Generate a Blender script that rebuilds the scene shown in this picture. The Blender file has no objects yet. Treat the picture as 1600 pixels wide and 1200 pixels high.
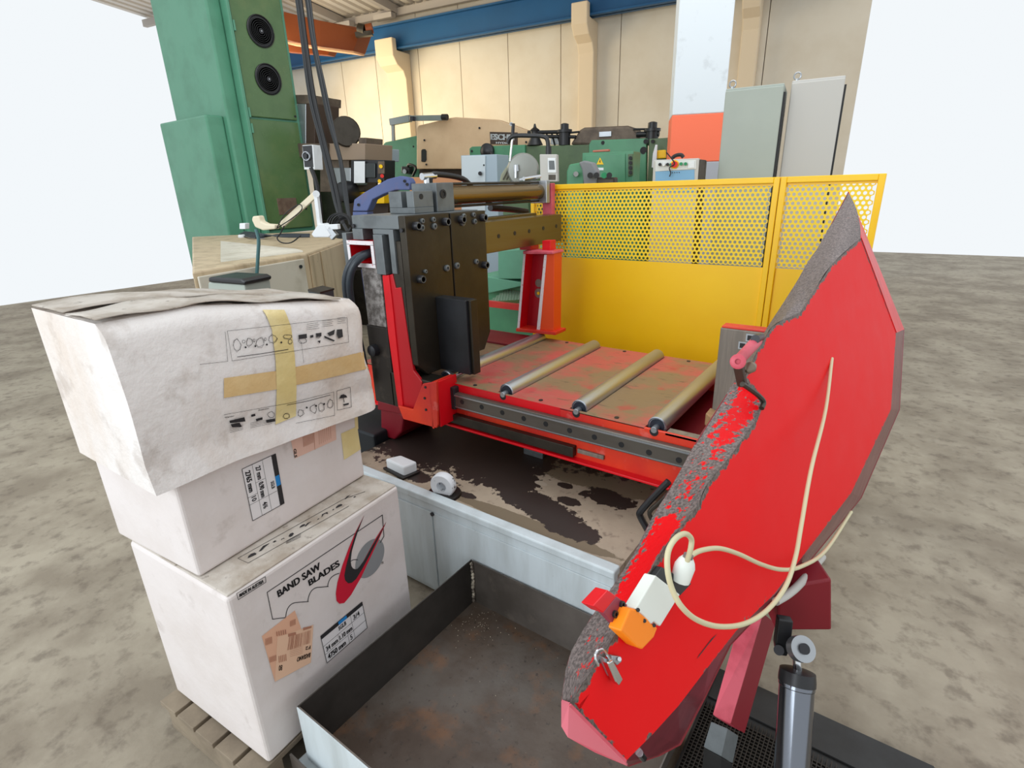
import bpy, bmesh, math, random
from mathutils import Vector as V, Matrix, noise as mn
R = math.radians
S = bpy.context.scene
COL = S.collection
random.seed(4)

# ---------------------------------------------------------------- camera
F_PX = 842.59
pitch, roll, yaw = R(19.92), R(-1.763), R(36.177)
fw = V((-math.sin(yaw)*math.cos(pitch), math.cos(yaw)*math.cos(pitch), -math.sin(pitch)))
_rt = V((math.cos(yaw), math.sin(yaw), 0)); _up = _rt.cross(fw)
cr = _rt*math.cos(roll)+_up*math.sin(roll)
cu = -_rt*math.sin(roll)+_up*math.cos(roll)
EYE = V((0, 0, 1.7))
cd = bpy.data.cameras.new('camera'); cam = bpy.data.objects.new('camera', cd); COL.objects.link(cam)
cd.sensor_fit = 'HORIZONTAL'; cd.sensor_width = 36; cd.lens = F_PX*36/1600; cd.clip_start = .05; cd.clip_end = 200
M = Matrix((cr, cu, -fw)).transposed().to_4x4(); M.translation = EYE
cam.matrix_world = M
S.camera = cam

# ---------------------------------------------------------------- world, light, exposure
w = bpy.data.worlds.new('world'); S.world = w; w.use_nodes = True
bg = w.node_tree.nodes['Background']; bg.inputs[0].default_value = (.93, .97, 1, 1); bg.inputs[1].default_value = .84
def area(name, loc, target, size, power, color):
    l = bpy.data.lights.new(name, 'AREA'); l.shape = 'RECTANGLE'; l.size, l.size_y = size; l.energy = power; l.color = color
    o = bpy.data.objects.new(name, l); COL.objects.link(o); o.location = loc
    o.rotation_euler = (V(target)-V(loc)).to_track_quat('-Z', 'Y').to_euler(); return o
area('window_daylight', (-10.5, 6.5, 3.2), (-5, 12, 2.2), (4, 3), 230, (1, .84, .56))
area('doorway_daylight', (-2.6, -4.2, 3.0), (-1.6, 2.5, .8), (4.5, 3.2), 190, (.88, .95, 1))
area('skylight', (-1.0, 3.4, 5.8), (-1.0, 3.2, 0), (5, 3), 90, (.95, .98, 1))
S.view_settings.view_transform = 'Standard'; S.view_settings.look = 'None'
S.view_settings.exposure = .2; S.view_settings.gamma = 1
S.view_settings.use_curve_mapping = False

# ---------------------------------------------------------------- where a line of sight meets a plane of the room
def ray(px, py): return cr*((px-800)/F_PX) - cu*((py-600)/F_PX) + fw
def atx(px, py, x): d = ray(px, py); return EYE+d*(x/d.x)
def aty(px, py, y): d = ray(px, py); return EYE+d*(y/d.y)
def atz(px, py, z): d = ray(px, py); return EYE+d*((z-1.7)/d.z)
def atd(px, py, d): return EYE+ray(px, py)*d
class Plane:
    def __init__(s, p, n): s.p = V(p); s.n = V(n).normalized()
    def w(s, px, py, h=0):
        if py == 420 and abs(s.n.z) < 1e-6:      # 420 stands for the floor line
            q = s.w(px, 300, h); return V((q.x, q.y, 0))
        r = ray(px, py); q = s.p+s.n*h
        return EYE+r*((q-EYE).dot(s.n)/r.dot(s.n))
def upright(px, py, d, az):
    p = atd(px, py, d); a = R(az); return Plane(p, (math.sin(a), -math.cos(a), 0))

# ---------------------------------------------------------------- materials
def lin(c):
    return tuple(((v/255)/12.92 if v/255 <= .04045 else ((v/255+.055)/1.055)**2.4) for v in c)+(1,)
class NT:
    def __init__(s, name):
        s.m = bpy.data.materials.new(name); s.m.use_nodes = True; s.t = s.m.node_tree
        s.b = s.t.nodes['Principled BSDF']; s.tc = s.t.nodes.new('ShaderNodeTexCoord')
    def link(s, a, b): s.t.links.new(a, b)
    def put(s, sock, v):
        if isinstance(v, bpy.types.NodeSocket): s.link(v, sock)
        else: sock.default_value = v
    def math(s, op, a, b=0.0, c=0.0, clamp=False):
        n = s.t.nodes.new('ShaderNodeMath'); n.operation = op; n.use_clamp = clamp
        s.put(n.inputs[0], a); s.put(n.inputs[1], b); s.put(n.inputs[2], c); return n.outputs[0]
    def noise(s, scale, detail=5, stretch=(1, 1, 1), rough=.6, off=0.0):
        mp = s.t.nodes.new('ShaderNodeMapping'); mp.inputs['Scale'].default_value = stretch; mp.inputs['Location'].default_value = (off, off*.7, off*.3)
        s.link(s.tc.outputs['Object'], mp.inputs[0])
        n = s.t.nodes.new('ShaderNodeTexNoise'); n.inputs['Scale'].default_value = scale; n.inputs['Detail'].default_value = detail; n.inputs['Roughness'].default_value = rough
        s.link(mp.outputs[0], n.inputs['Vector']); return n.outputs['Fac']
    def step(s, v, lo, hi):
        n = s.t.nodes.new('ShaderNodeMapRange'); n.inputs[1].default_value = lo; n.inputs[2].default_value = hi; n.clamp = True
        s.put(n.inputs[0], v); return n.outputs[0]
    def mix(s, f, a, b):
        n = s.t.nodes.new('ShaderNodeMix'); n.data_type = 'RGBA'
        s.put(n.inputs[0], f); s.put(n.inputs[6], a); s.put(n.inputs[7], b); return n.outputs[2]
MATS = {}
def mat(name, col, rough=.5, metal=0.0, layers=(), bump=None, attr=None, blobs=None, coat=0.0, spec=None):
    """layers: (colour, noise scale, threshold, softness, amount[, stretch]); attr: (colour, noise scale, amplitude, level) where the paint has chipped"""
    if name in MATS: return MATS[name]
    t = NT(name); c = lin(col); met = metal
    for i, L in enumerate(layers):
        col2, sc, th, so, am = L[:5]; st = L[5] if len(L) > 5 else (1, 1, 1)
        m = t.math('MULTIPLY', t.step(t.noise(sc, 6, st, off=i*3.1+len(name)), th-so, th+so), am)
        c = t.mix(m, c, lin(col2))
    if blobs:
        for col2, lst, ns, amp in blobs:
            f = None
            for bx_, by_, rx, ry in lst:
                sep = t.t.nodes.new('ShaderNodeSeparateXYZ'); t.link(t.tc.outputs['Object'], sep.inputs[0])
                dx = t.math('MULTIPLY', t.math('SUBTRACT', sep.outputs[0], bx_+1.3), 1/rx)
                dy = t.math('MULTIPLY', t.math('SUBTRACT', sep.outputs[1], by_-2.0), 1/ry)
                d = t.math('SUBTRACT', 1.0, t.math('SQRT', t.math('ADD', t.math('MULTIPLY', dx, dx), t.math('MULTIPLY', dy, dy))))
                f = d if f is None else t.math('MAXIMUM', f, d)
            f = t.math('ADD', f, t.math('MULTIPLY', t.math('SUBTRACT', t.noise(ns, 9, rough=.68, off=ns), .5), amp))
            c = t.mix(t.step(f, -.015, .015), c, lin(col2))
    if attr:
        col2, sc, amp, lev = attr
        a = t.t.nodes.new('ShaderNodeAttribute'); a.attribute_name = 'wear'
        f = t.math('ADD', a.outputs['Fac'], t.math('MULTIPLY', t.math('SUBTRACT', t.noise(sc, 8, rough=.65), .5), amp))
        m = t.step(f, lev+.03, lev-.03)
        n2 = t.step(t.noise(sc*3, 6), .4, .6)
        c = t.mix(m, c, t.mix(n2, lin(col2), lin([min(255, int(k*1.45)) for k in col2])))
        t.put(t.b.inputs['Metallic'], t.math('MULTIPLY', m, .45))
    t.put(t.b.inputs['Base Color'], c)
    if not attr: t.b.inputs['Metallic'].default_value = met
    t.b.inputs['Roughness'].default_value = rough
    if rough > .12 and metal < .9:
        t.put(t.b.inputs['Roughness'], t.math('ADD', rough-.08, t.math('MULTIPLY', t.noise(9, 4), .16)))
    if spec is not None: t.b.inputs['Specular IOR Level'].default_value = spec
    if coat: t.b.inputs['Coat Weight'].default_value = coat
    if bump:
        b = t.t.nodes.new('ShaderNodeBump'); b.inputs['Strength'].default_value = bump[1]; b.inputs['Distance'].default_value = bump[2] if len(bump) > 2 else .01
        t.link(t.noise(bump[0], 6), b.inputs['Height']); t.link(b.outputs[0], t.b.inputs['Normal'])
    MATS[name] = t.m; return t.m

DIRT = (95, 80, 65)
m_wall = mat('wall_panel_cream', (224, 214, 196), .8, layers=[((205, 190, 165), 1.2, .55, .15, .5)])
m_pil = mat('pilaster_cream', (228, 208, 178), .8)
m_floor = mat('concrete_floor', (168, 158, 140), .75, layers=[((120, 108, 92), 2.2, .52, .12, .7), ((90, 78, 66), 14, .6, .08, .5)], bump=(40, .15))
m_ceil = mat('corrugated_roof', (206, 198, 188), .6)
m_purlin = mat('roof_steel', (172, 164, 156), .6)
m_blue = mat('crane_blue_paint', (4, 84, 134), .5, layers=[((4, 70, 112), 1.0, .5, .2, .6)])
m_orange = mat('crane_orange_paint', (128, 60, 20), .5)
m_green = mat('green_paint', (78, 142, 104), .42, layers=[((60, 112, 84), 3, .56, .12, .5)])
m_green_lt = mat('light_green_paint', (92, 152, 124), .4, layers=[((70, 125, 98), 3, .58, .12, .5)])
m_green_dk = mat('dark_green_paint', (88, 118, 74), .25, layers=[((118, 132, 84), 2.4, .6, .1, .45), ((70, 100, 60), 4, .56, .1, .4)])
m_green_ol = mat('olive_green_paint', (86, 108, 74), .5, layers=[((60, 78, 56), 3, .55, .12, .5)])
m_black = mat('black_rubber', (24, 25, 27), .5)
m_black_pl = mat('black_plastic', (30, 31, 34), .4)
m_hose = mat('grey_black_hose', (42, 50, 58), .45)
m_dkmetal = mat('oiled_dark_steel', (72, 67, 60), .42, .75, layers=[((50, 46, 40), 8, .55, .1, .6)], bump=(60, .08))
m_gun = mat('gunmetal_plate', (66, 60, 50), .36, .55, layers=[((46, 42, 35), 5, .5, .14, .6), ((110, 104, 92), 55, .73, .02, .7)], bump=(35, .06))
m_barsteel = mat('machined_side_steel', (112, 118, 120), .42, .35, layers=[((82, 86, 88), 9, .55, .1, .6)])
m_bronze = mat('oily_ground_bar', (116, 104, 72), .3, .85, layers=[((112, 94, 56), 4, .5, .15, .6, (1, .3, 6))])
m_roller = mat('roller_steel', (192, 198, 206), .34, .9)
m_cyl = mat('cylinder_barrel_steel', (128, 106, 72), .25, .9)
m_chrome = mat('bright_chrome', (215, 218, 222), .14, 1.0)
m_zinc = mat('zinc_steel', (170, 174, 178), .35, .8)
m_bolt = mat('blackened_bolt', (44, 44, 48), .4, .3)
m_red = mat('red_paint', (224, 4, 24), .42, layers=[((165, 8, 22), 3, .6, .12, .5)])
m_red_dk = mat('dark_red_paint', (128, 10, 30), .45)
m_redor = mat('red_orange_paint', (228, 62, 28), .42, layers=[((200, 30, 34), 2.5, .5, .12, .9), ((228, 120, 110), 12, .62, .04, .5)])
m_pink = mat('faded_pink_red_paint', (214, 92, 108), .5, layers=[((170, 44, 60), 9, .52, .12, .7)])
m_mauve = mat('mauve_red_inner_paint', (122, 46, 56), .3, layers=[((90, 30, 40), 5, .55, .1, .6)])
m_yellow = mat('yellow_paint', (254, 206, 6), .42, layers=[((246, 192, 4), 1.6, .52, .15, .7), ((120, 96, 30), 60, .76, .015, .6)])
m_yellow2 = mat('yellow_perforated_paint', (252, 214, 24), .45)
m_basew = mat('machine_white_paint', (206, 216, 220), .4, layers=[((175, 182, 182), 3, .55, .12, .6, (3, 3, .5)), ((120, 105, 85), 70, .72, .02, .7)])
m_white = mat('white_paint', (226, 230, 232), .45, layers=[((180, 182, 180), 5, .6, .1, .4)])
m_grey = mat('cabinet_grey_green', (166, 174, 164), .5, layers=[((150, 158, 150), 2, .5, .2, .6)])
m_grey2 = mat('cabinet_light_grey', (190, 188, 182), .5)
m_greyblue = mat('blue_grey_paint', (160, 176, 186), .45)
m_beige = mat('beige_machine_paint', (204, 184, 152), .55, layers=[((150, 128, 98), 3, .58, .1, .6, (3, 3, .6)), ((80, 64, 46), 40, .7, .03, .6)])
m_beige_lt = mat('light_beige_panel', (206, 200, 184), .5, layers=[((170, 160, 140), 5, .58, .1, .5)])
m_ram = mat('press_beige_pink', (226, 194, 156), .55, layers=[((205, 168, 130), 2, .55, .12, .6)])
m_brown = mat('brown_grey_iron', (112, 98, 84), .6, .2, layers=[((70, 60, 52), 6, .52, .12, .7)])
m_dkbrown = mat('dark_brown_iron', (64, 48, 38), .6)
m_carton = mat('brown_cardboard', (196, 140, 100), .8)
m_periw = mat('periwinkle_blue_paint', (82, 98, 148), .5, layers=[((120, 100, 120), 8, .6, .08, .5)])
m_tray = mat('rusty_tray_steel', (84, 71, 60), .45, .1, layers=[((68, 52, 40), 5, .48, .12, .85), ((98, 92, 86), 3.2, .55, .08, .6), ((130, 82, 40), 6.5, .62, .08, .5), ((34, 26, 22), 45, .64, .04, .6), ((190, 178, 160), 90, .76, .01, .8)], bump=(30, .12))
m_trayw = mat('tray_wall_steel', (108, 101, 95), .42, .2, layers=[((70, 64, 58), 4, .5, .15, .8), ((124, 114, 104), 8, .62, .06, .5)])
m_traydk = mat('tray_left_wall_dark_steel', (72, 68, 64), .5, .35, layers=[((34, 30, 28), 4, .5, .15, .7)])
m_weld = mat('weld_and_splashed_paint', (190, 180, 160), .6, layers=[((60, 50, 44), 40, .5, .06, .9)])
m_carton_w = mat('white_carton', (222, 214, 211), .7, layers=[((200, 188, 180), 3, .54, .14, .5), ((150, 136, 124), 9, .66, .06, .3)], bump=(7, .25, .02))
m_carton_top = mat('dusty_white_carton', (196, 188, 178), .75, layers=[((148, 132, 114), 9, .52, .1, .7), ((96, 84, 72), 30, .66, .05, .6)], bump=(9, .3, .02))
m_carton_old = mat('crumpled_white_carton', (226, 220, 216), .7, layers=[((198, 174, 150), 3, .56, .1, .5, (1, 1, .4)), ((150, 132, 116), 9, .62, .06, .35)], bump=(6, .5, .03))
m_tape = mat('yellowed_parcel_tape', (218, 196, 134), .3, layers=[((228, 212, 158), 6, .5, .12, .8)], bump=(25, .4, .01))
m_tape2 = mat('tan_parcel_tape', (212, 178, 124), .3, layers=[((224, 196, 146), 8, .5, .12, .7)], bump=(25, .4, .01))
m_ink = mat('black_print', (38, 36, 38), .6)
m_inkgrey = mat('grey_print', (120, 112, 108), .6)
m_inkred = mat('red_print', (206, 20, 52), .5)
m_inkdisc = mat('grey_disc_print', (138, 140, 142), .6)
m_inkblue = mat('blue_print', (30, 130, 200), .5)
m_label = mat('white_label', (226, 222, 222), .5)
m_salmon = mat('salmon_label', (226, 176, 146), .6)
m_salmon2 = mat('pale_salmon_label', (230, 190, 160), .6)
m_saloth = mat('salmon_label_print', (176, 122, 98), .6)
m_concrete = mat('column_white', (222, 228, 232), .7, layers=[((200, 205, 208), 6, .62, .05, .6)])
m_colorange = mat('column_orange', (255, 120, 84), .6)
m_colgrey = mat('column_grey_foot', (170, 172, 178), .6)
m_warn = mat('warning_yellow', (250, 200, 0), .5)
m_lblue = mat('panel_blue', (122, 172, 208), .5)
m_screen = mat('dark_screen', (40, 48, 48), .2)
m_btnred = mat('button_red', (220, 40, 30), .4)
m_btngreen = mat('button_green', (30, 140, 90), .4)
m_cable = mat('cream_cable', (206, 198, 160), .45)
m_swwhite = mat('switch_white', (228, 232, 224), .5)
m_sworange = mat('switch_orange', (255, 138, 10), .5)
m_teal = mat('teal_hose', (70, 110, 112), .5)
m_cream = mat('cream_plastic', (226, 214, 186), .5)
m_wood = mat('raw_wood', (178, 140, 100), .75, layers=[((140, 104, 70), 6, .5, .15, .7, (1, 6, 1))])
m_pallet = mat('grey_pallet_wood', (150, 136, 116), .8, layers=[((100, 88, 74), 6, .5, .15, .7)])
m_plate = mat('worn_table_plate', (190, 90, 82), .48, .15, layers=[((138, 118, 86), 3.0, .495, .07, .95, (1, 1.4, 1)), ((188, 60, 62), 5.5, .62, .04, .6), ((92, 78, 62), 11, .64, .05, .7, (1, 3, 1)), ((160, 140, 110), 34, .64, .06, .35, (.3, 3, 1))], bump=(30, .05))
m_jawgrey = mat('ground_jaw_steel', (140, 130, 118), .45, .15, layers=[((110, 102, 92), 9, .5, .12, .7, (6, 6, .4))])
m_basetop = mat('oily_beige_bed', (176, 160, 140), .42, layers=[((146, 130, 112), 4, .5, .15, .7), ((110, 96, 84), 24, .62, .05, .6)],
    blobs=[((122, 108, 88), [(-.95, 1.95, .4, .16), (-1.0, 1.44, .4, .035)], 6, 1.0),
           ((52, 42, 38), [(-1.80, 1.85, .5, .34), (-1.42, 1.80, .28, .24), (-1.30, 2.15, .8, .25), (-1.24, 1.65, .15, .09), (-1.10, 1.58, .15, .075), (-.97, 1.55, .14, .07), (-.85, 1.50, .12, .06), (-.82, 1.77, .11, .06), (-.95, 1.66, .05, .03), (-1.66, 1.47, .12, .05), (-1.02, 1.76, .04, .02), (-1.33, 1.47, .05, .02)], 20, 1.7),
           ((178, 164, 146), [(-1.12, 1.72, .03, .015)], 16, .6)])
m_bowface = mat('bow_red_chipped', (232, 0, 8), .55, spec=.22, attr=((88, 80, 76), 45, 1.5, .44))
m_bowrim = mat('bow_rim_bare_chipped', (226, 0, 14), .55, spec=.25, attr=((100, 92, 90), 60, 2.6, .52), bump=(55, .5, .006))
m_bowrim2 = mat('bow_rim_bare_metal', (92, 86, 84), .55, .35, layers=[((136, 132, 132), 22, .56, .06, .8), ((190, 20, 34), 30, .64, .02, .8)], bump=(55, .5, .006))
m_colchip = mat('chipped_grey_column', (168, 163, 160), .5, .3, layers=[((92, 86, 82), 30, .5, .1, .9), ((205, 200, 198), 70, .66, .04, .7)])
m_edgechip = mat('chipped_white_edge', (226, 220, 222), .5, layers=[((205, 40, 60), 50, .63, .03, .8)])
m_mesh = mat('grating_steel', (46, 40, 34), .5, .4)
m_darkplate = mat('dark_floor_plate', (52, 52, 52), .5, .3, layers=[((36, 34, 32), 6, .5, .12, .7)])

# ---------------------------------------------------------------- mesh helpers
class MB:
    def __init__(s): s.v = []; s.f = []; s.a = None
    def add(s, vs, fs):
        o = len(s.v); s.v += [V(p) for p in vs]; s.f += [tuple(i+o for i in f) for f in fs]; return s
    def hexa(s, a, b):
        n = len(a)
        s.add(list(a)+list(b), [tuple(range(n))[::-1], tuple(range(n, 2*n))]+[(i, (i+1) % n, n+(i+1) % n, n+i) for i in range(n)]); return s
    def box(s, x0, x1, y0, y1, z0, z1):
        return s.hexa([(x0, y0, z0), (x1, y0, z0), (x1, y1, z0), (x0, y1, z0)], [(x0, y0, z1), (x1, y0, z1), (x1, y1, z1), (x0, y1, z1)])
    def prism(s, poly, d):
        poly = [V(p) for p in poly]; return s.hexa(poly, [p+V(d) for p in poly])
    def bar(s, a, b, w_, h_, up=(0, 0, 1)):
        a, b = V(a), V(b); d = (b-a).normalized(); x = d.cross(V(up))
        if x.length < 1e-3: x = d.cross(V((1, 0, 0)))
        x.normalize(); y = x.cross(d); x *= w_/2; y *= h_/2
        return s.hexa([a-x-y, a+x-y, a+x+y, a-x+y], [b-x-y, b+x-y, b+x+y, b-x+y])
    def cyl(s, a, b, r0, r1=None, n=20):
        a, b = V(a), V(b); r1 = r0 if r1 is None else r1; d = (b-a).normalized()
        x = d.orthogonal().normalized(); y = d.cross(x)
        ring = lambda c, r: [c+(x*math.cos(2*math.pi*i/n)+y*math.sin(2*math.pi*i/n))*r for i in range(n)]
        return s.hexa(ring(a, r0), ring(b, r1))
    def lathe(s, a, d, prof, n=24):
        a = V(a); d = V(d).normalized(); x = d.orthogonal().normalized(); y = d.cross(x); vs = []; fs = []
        for h, r in prof: vs += [a+d*h+(x*math.cos(2*math.pi*i/n)+y*math.sin(2*math.pi*i/n))*max(r, 1e-4) for i in range(n)]
        for k in range(len(prof)-1):
            for i in range(n): fs.append((k*n+i, k*n+(i+1) % n, (k+1)*n+(i+1) % n, (k+1)*n+i))
        fs.append(tuple(range(n))[::-1]); fs.append(tuple((len(prof)-1)*n+i for i in range(n)))
        return s.add(vs, fs)
    def tube(s, pts, r, n=10, sm=4):
        P = [V(p) for p in pts]
        if sm > 1 and len(P) > 2:
            Q = [P[0]*2-P[1]]+P+[P[-1]*2-P[-2]]; out = []
            for i in range(1, len(Q)-2):
                for k in range(sm):
                    t = k/sm; a, b, c, d = Q[i-1], Q[i], Q[i+1], Q[i+2]
                    out.append(.5*((2*b)+(c-a)*t+(2*a-5*b+4*c-d)*t*t+(3*b-a-3*c+d)*t**3))
            out.append(P[-1]); P = out
        x = None; vs = []; fs = []
        for i, p in enumerate(P):
            d = (P[min(i+1, len(P)-1)]-P[max(i-1, 0)]).normalized()
            x = d.orthogonal().normalized() if x is None else (x-d*x.dot(d)).normalized()
            y = d.cross(x)
            vs += [p+(x*math.cos(2*math.pi*k/n)+y*math.sin(2*math.pi*k/n))*r for k in range(n)]
        for i in range(len(P)-1):
            for k in range(n): fs.append((i*n+k, i*n+(k+1) % n, (i+1)*n+(k+1) % n, (i+1)*n+k))
        fs.append(tuple(range(n))[::-1]); fs.append(tuple((len(P)-1)*n+k for k in range(n)))
        return s.add(vs, fs)
    def grid(s, rows):
        n = len(rows[0]); vs = [p for r_ in rows for p in r_]
        return s.add(vs, [(i*n+j, i*n+j+1, (i+1)*n+j+1, (i+1)*n+j) for i in range(len(rows)-1) for j in range(n-1)])
    def build(s, name, m, parent=None, bevel=0, smooth=False, solid=0, attr=None, label=None, kind=None, seg=2, recalc=True):
        org = V((0, 0, 0)); p = parent
        if parent is None:
            lo = [min(v[i] for v in s.v) for i in range(3)]; hi = [max(v[i] for v in s.v) for i in range(3)]
            org = V(((lo[0]+hi[0])/2, (lo[1]+hi[1])/2, lo[2]))
        else:
            while p: org = org+p.location; p = p.parent
        me = bpy.data.meshes.new(name); me.from_pydata([v-org for v in s.v], [], s.f)
        if recalc:
            bm = bmesh.new(); bm.from_mesh(me); bmesh.ops.recalc_face_normals(bm, faces=bm.faces); bm.to_mesh(me); bm.free()
        me.materials.append(m)
        if attr is not None:
            a = me.attributes.new('wear', 'FLOAT', 'POINT')
            for i, x in enumerate(attr): a.data[i].value = x
        o = bpy.data.objects.new(name, me); COL.objects.link(o)
        if parent: o.parent = parent
        else: o.location = org
        if smooth:
            for f in me.polygons: f.use_smooth = True
            e = o.modifiers.new('split', 'EDGE_SPLIT'); e.split_angle = R(38)
        if solid: k = o.modifiers.new('solid', 'SOLIDIFY'); k.thickness = solid; k.offset = -1
        if bevel: k = o.modifiers.new('bevel', 'BEVEL'); k.width = bevel; k.segments = seg; k.limit_method = 'ANGLE'; k.angle_limit = R(40)
        if label: o['label'] = label
        if kind: o['kind'] = kind
        return o
def B(x0, x1, y0, y1, z0, z1): return MB().box(x0, x1, y0, y1, z0, z1)
def thing(name, label, cat, loc, group=None):
    o = bpy.data.objects.new(name, None); o.empty_display_size = .1; COL.objects.link(o); o.location = loc
    o['label'] = label; o['category'] = cat
    if group: o['group'] = group
    return o
def tag(o, label, cat, group=None):
    o['label'] = label; o['category'] = cat
    if group: o['group'] = group
    return o
def pz(poly, d=None): return MB().prism(poly, d)

# ================================================================ SETTING
floor = B(-13, 2.2, -1.2, 16, -.1, 0).build('floor', m_floor); floor['kind'] = 'structure'
WAZ = 8.7
WP = upright(760, 200, 12, WAZ)
we = V((math.cos(R(WAZ)), math.sin(R(WAZ)), 0)); wn = WP.n
def wu(px, py=200): return (WP.w(px, py)-WP.p).dot(we)
ZC = WP.w(600, 26).z      # where roof meets wall
wall = bpy.data.objects.new('wall_back', None); COL.objects.link(wall); wall['kind'] = 'structure'
wall.location = (WP.p.x, WP.p.y, 0)
seams = [330, 430, 545, 597, 662, 725, 797, 876, 965, 1050, 1182, 1330]
for a, b in zip(seams[:-1], seams[1:]):
    u0, u1 = wu(a)+.006, wu(b)-.006
    P0 = V((WP.p.x, WP.p.y, 0))
    MB().prism([P0+we*u0, P0+we*u1, P0+we*u1+V((0, 0, ZC+.15)), P0+we*u0+V((0, 0, ZC+.15))], -wn*.2).build('wall_panel', m_wall, wall, bevel=.006)
P0 = V((WP.p.x, WP.p.y, 0)); u0, u1 = wu(330), wu(1330)
MB().prism([P0+we*u0-wn*.1, P0+we*u1-wn*.1, P0+we*u1-wn*.1+V((0, 0, ZC+.15)), P0+we*u0-wn*.1+V((0, 0, ZC+.15))], -wn*.14).build('wall_core', mat('joint_beige', (150, 138, 118), .9), wall)
# pilasters with flared corbels under the crane rail
ZB = WP.w(609, 84).z - .05
def pilaster(pl, pr):
    ua, ub = wu(pl), wu(pr)
    zt_ = ZB+.2
    prof = [(0, 0), (.22, 0), (.22, zt_-.75), (.3, zt_-.6), (.5, zt_-.5), (.62, zt_-.35), (.62, zt_), (.47, zt_), (.47, ZB-.02), (0, ZB-.02)]
    MB().prism([P0+we*ua+wn*q+V((0, 0, z)) for q, z in prof], we*(ub-ua)).build('pilaster', m_pil, wall, bevel=.02)
pilaster(624, 650); pilaster(908, 931); pilaster(1146, 1172)
# crane runway
crb = thing('crane_runway_beam', 'long blue steel crane rail beam along the top of the cream wall', 'beam', (WP.p.x, WP.p.y, ZB))
q0 = P0+wn*.22; ua, ub = wu(360), wu(1310)
def wbar(off, z0, z1, th, n_, m_, par):
    a = P0+wn*off
    return MB().prism([a+we*ua+V((0, 0, z0)), a+we*ub+V((0, 0, z0)), a+we*ub+V((0, 0, z1)), a+we*ua+V((0, 0, z1))], -wn*th).build(n_, m_, par, bevel=.005)
wbar(.36, ZB, ZB+.5, .05, 'web', m_blue, crb); wbar(.46, ZB, ZB+.035, .25, 'bottom_flange', m_blue, crb)
wbar(.46, ZB+.47, ZB+.5, .25, 'top_flange', m_blue, crb); wbar(.36, ZB+.5, ZB+.55, .06, 'running_rail', m_purlin, crb)
# travelling crane girder, running out from the wall to the left foreground
cp = Plane(atd(560, 60, 10.6), wn)
ct = thing('travelling_crane', 'orange overhead crane girder with dark end motor at upper left', 'crane', (cp.p.x, cp.p.y, cp.p.z))
gA = [atd(443, 18, 10.2), atd(500, 32, 10.4), atd(555, 42, 10.7), atd(563, 48, 10.7), atd(552, 80, 10.7), atd(500, 72, 10.4), atd(443, 62, 10.2)]
MB().prism(gA, -wn*.35).build('girder', m_orange, ct, bevel=.01)
MB().prism([atd(443, 64, 10.1), atd(500, 73, 10.3), atd(553, 80, 10.6), atd(553, 83, 10.6), atd(500, 76, 10.3), atd(443, 67, 10.1)], -wn*.3).build('bottom_flange', mat('crane_flange_pale', (222, 170, 130), .5), ct)
MB().prism([atd(443, 66, 10.8), atd(516, 78, 10.9), atd(512, 86, 10.9), atd(443, 80, 10.8)], -wn*.2).build('second_girder', m_orange, ct)
MB().cyl(atd(560, 46, 10.5), atd(570, 48, 10.5), .11).build('motor', m_dkmetal, ct, smooth=True)
MB().cyl(atd(572, 46, 10.5), atd(582, 44, 10.5), .09).build('wheel', m_orange, ct, smooth=True)
MB().bar(atd(556, 55, 10.5), atd(582, 52, 10.5), .12, .08).build('end_truck', m_dkmetal, ct)
# roof
ceil_ = bpy.data.objects.new('ceiling', None); COL.objects.link(ceil_); ceil_['kind'] = 'structure'; ceil_.location = (WP.p.x, WP.p.y, ZC)
rc = MB(); us = wu(380); ue = wu(1310); stepu = .25; prof = []
u_ = us
while u_ < ue:
    prof += [(u_, 0), (u_+.13, 0), (u_+.16, .05), (u_+.22, .05)]; u_ += stepu
rows = [[P0+we*a+wn*q+V((0, 0, ZC+.12+b+q*.07)) for a, b in prof] for q in (-.2, 6.5)]
rc.grid(rows).build('corrugated_sheet', m_ceil, ceil_, solid=.01, recalc=False)
for px_ in (470, 560, 640, 740, 900, 1100):
    a = P0+we*wu(px_); MB().bar(a+V((0, 0, ZC+.02)), a+wn*6.5+V((0, 0, ZC+.02+.45)), .12, .16).build('rafter', m_purlin, ceil_)
for q in (.12, 2.2, 4.3):
    a = P0+wn*q+V((0, 0, ZC-.02+q*.07)); MB().bar(a+we*us, a+we*ue, .1, .14).build('purlin', m_purlin, ceil_)
for px_ in (556, 616):
    a = P0+we*wu(px_)+wn*.3+V((0, 0, ZC-.1)); MB().bar(a, a+we*.5, .16, .1).build('purlin_cleat', m_purlin, ceil_)

# painted concrete column
CP_ = upright(1090, 200, 4.9, 24)
ce = V((math.cos(R(24)), math.sin(R(24)), 0))
c0 = CP_.w(1049, 200); c1 = CP_.w(1131, 190); cw = (c1-c0).dot(ce)
colm = bpy.data.objects.new('trim_1', None); COL.objects.link(colm); colm['kind'] = 'structure'; colm.location = (c0.x, c0.y, 0)
zo0 = CP_.w(1090, 253).z; zo1 = CP_.w(1090, 178).z
def colseg(z0, z1, m_, n_, g=0):
    MB().prism([V((c0.x, c0.y, z0))-ce*g+CP_.n*g, V((c0.x, c0.y, z0))+ce*(cw+g)+CP_.n*g, V((c0.x, c0.y, z0))+ce*(cw+g)-CP_.n*(.45+g), V((c0.x, c0.y, z0))-ce*g-CP_.n*(.45+g)], (0, 0, z1-z0)).build(n_, m_, colm, bevel=.008)
colseg(0, zo0, m_colgrey, 'painted_foot'); colseg(zo0, zo1, m_colorange, 'orange_band'); colseg(zo1, ZC+.1, m_concrete, 'white_shaft')

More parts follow.
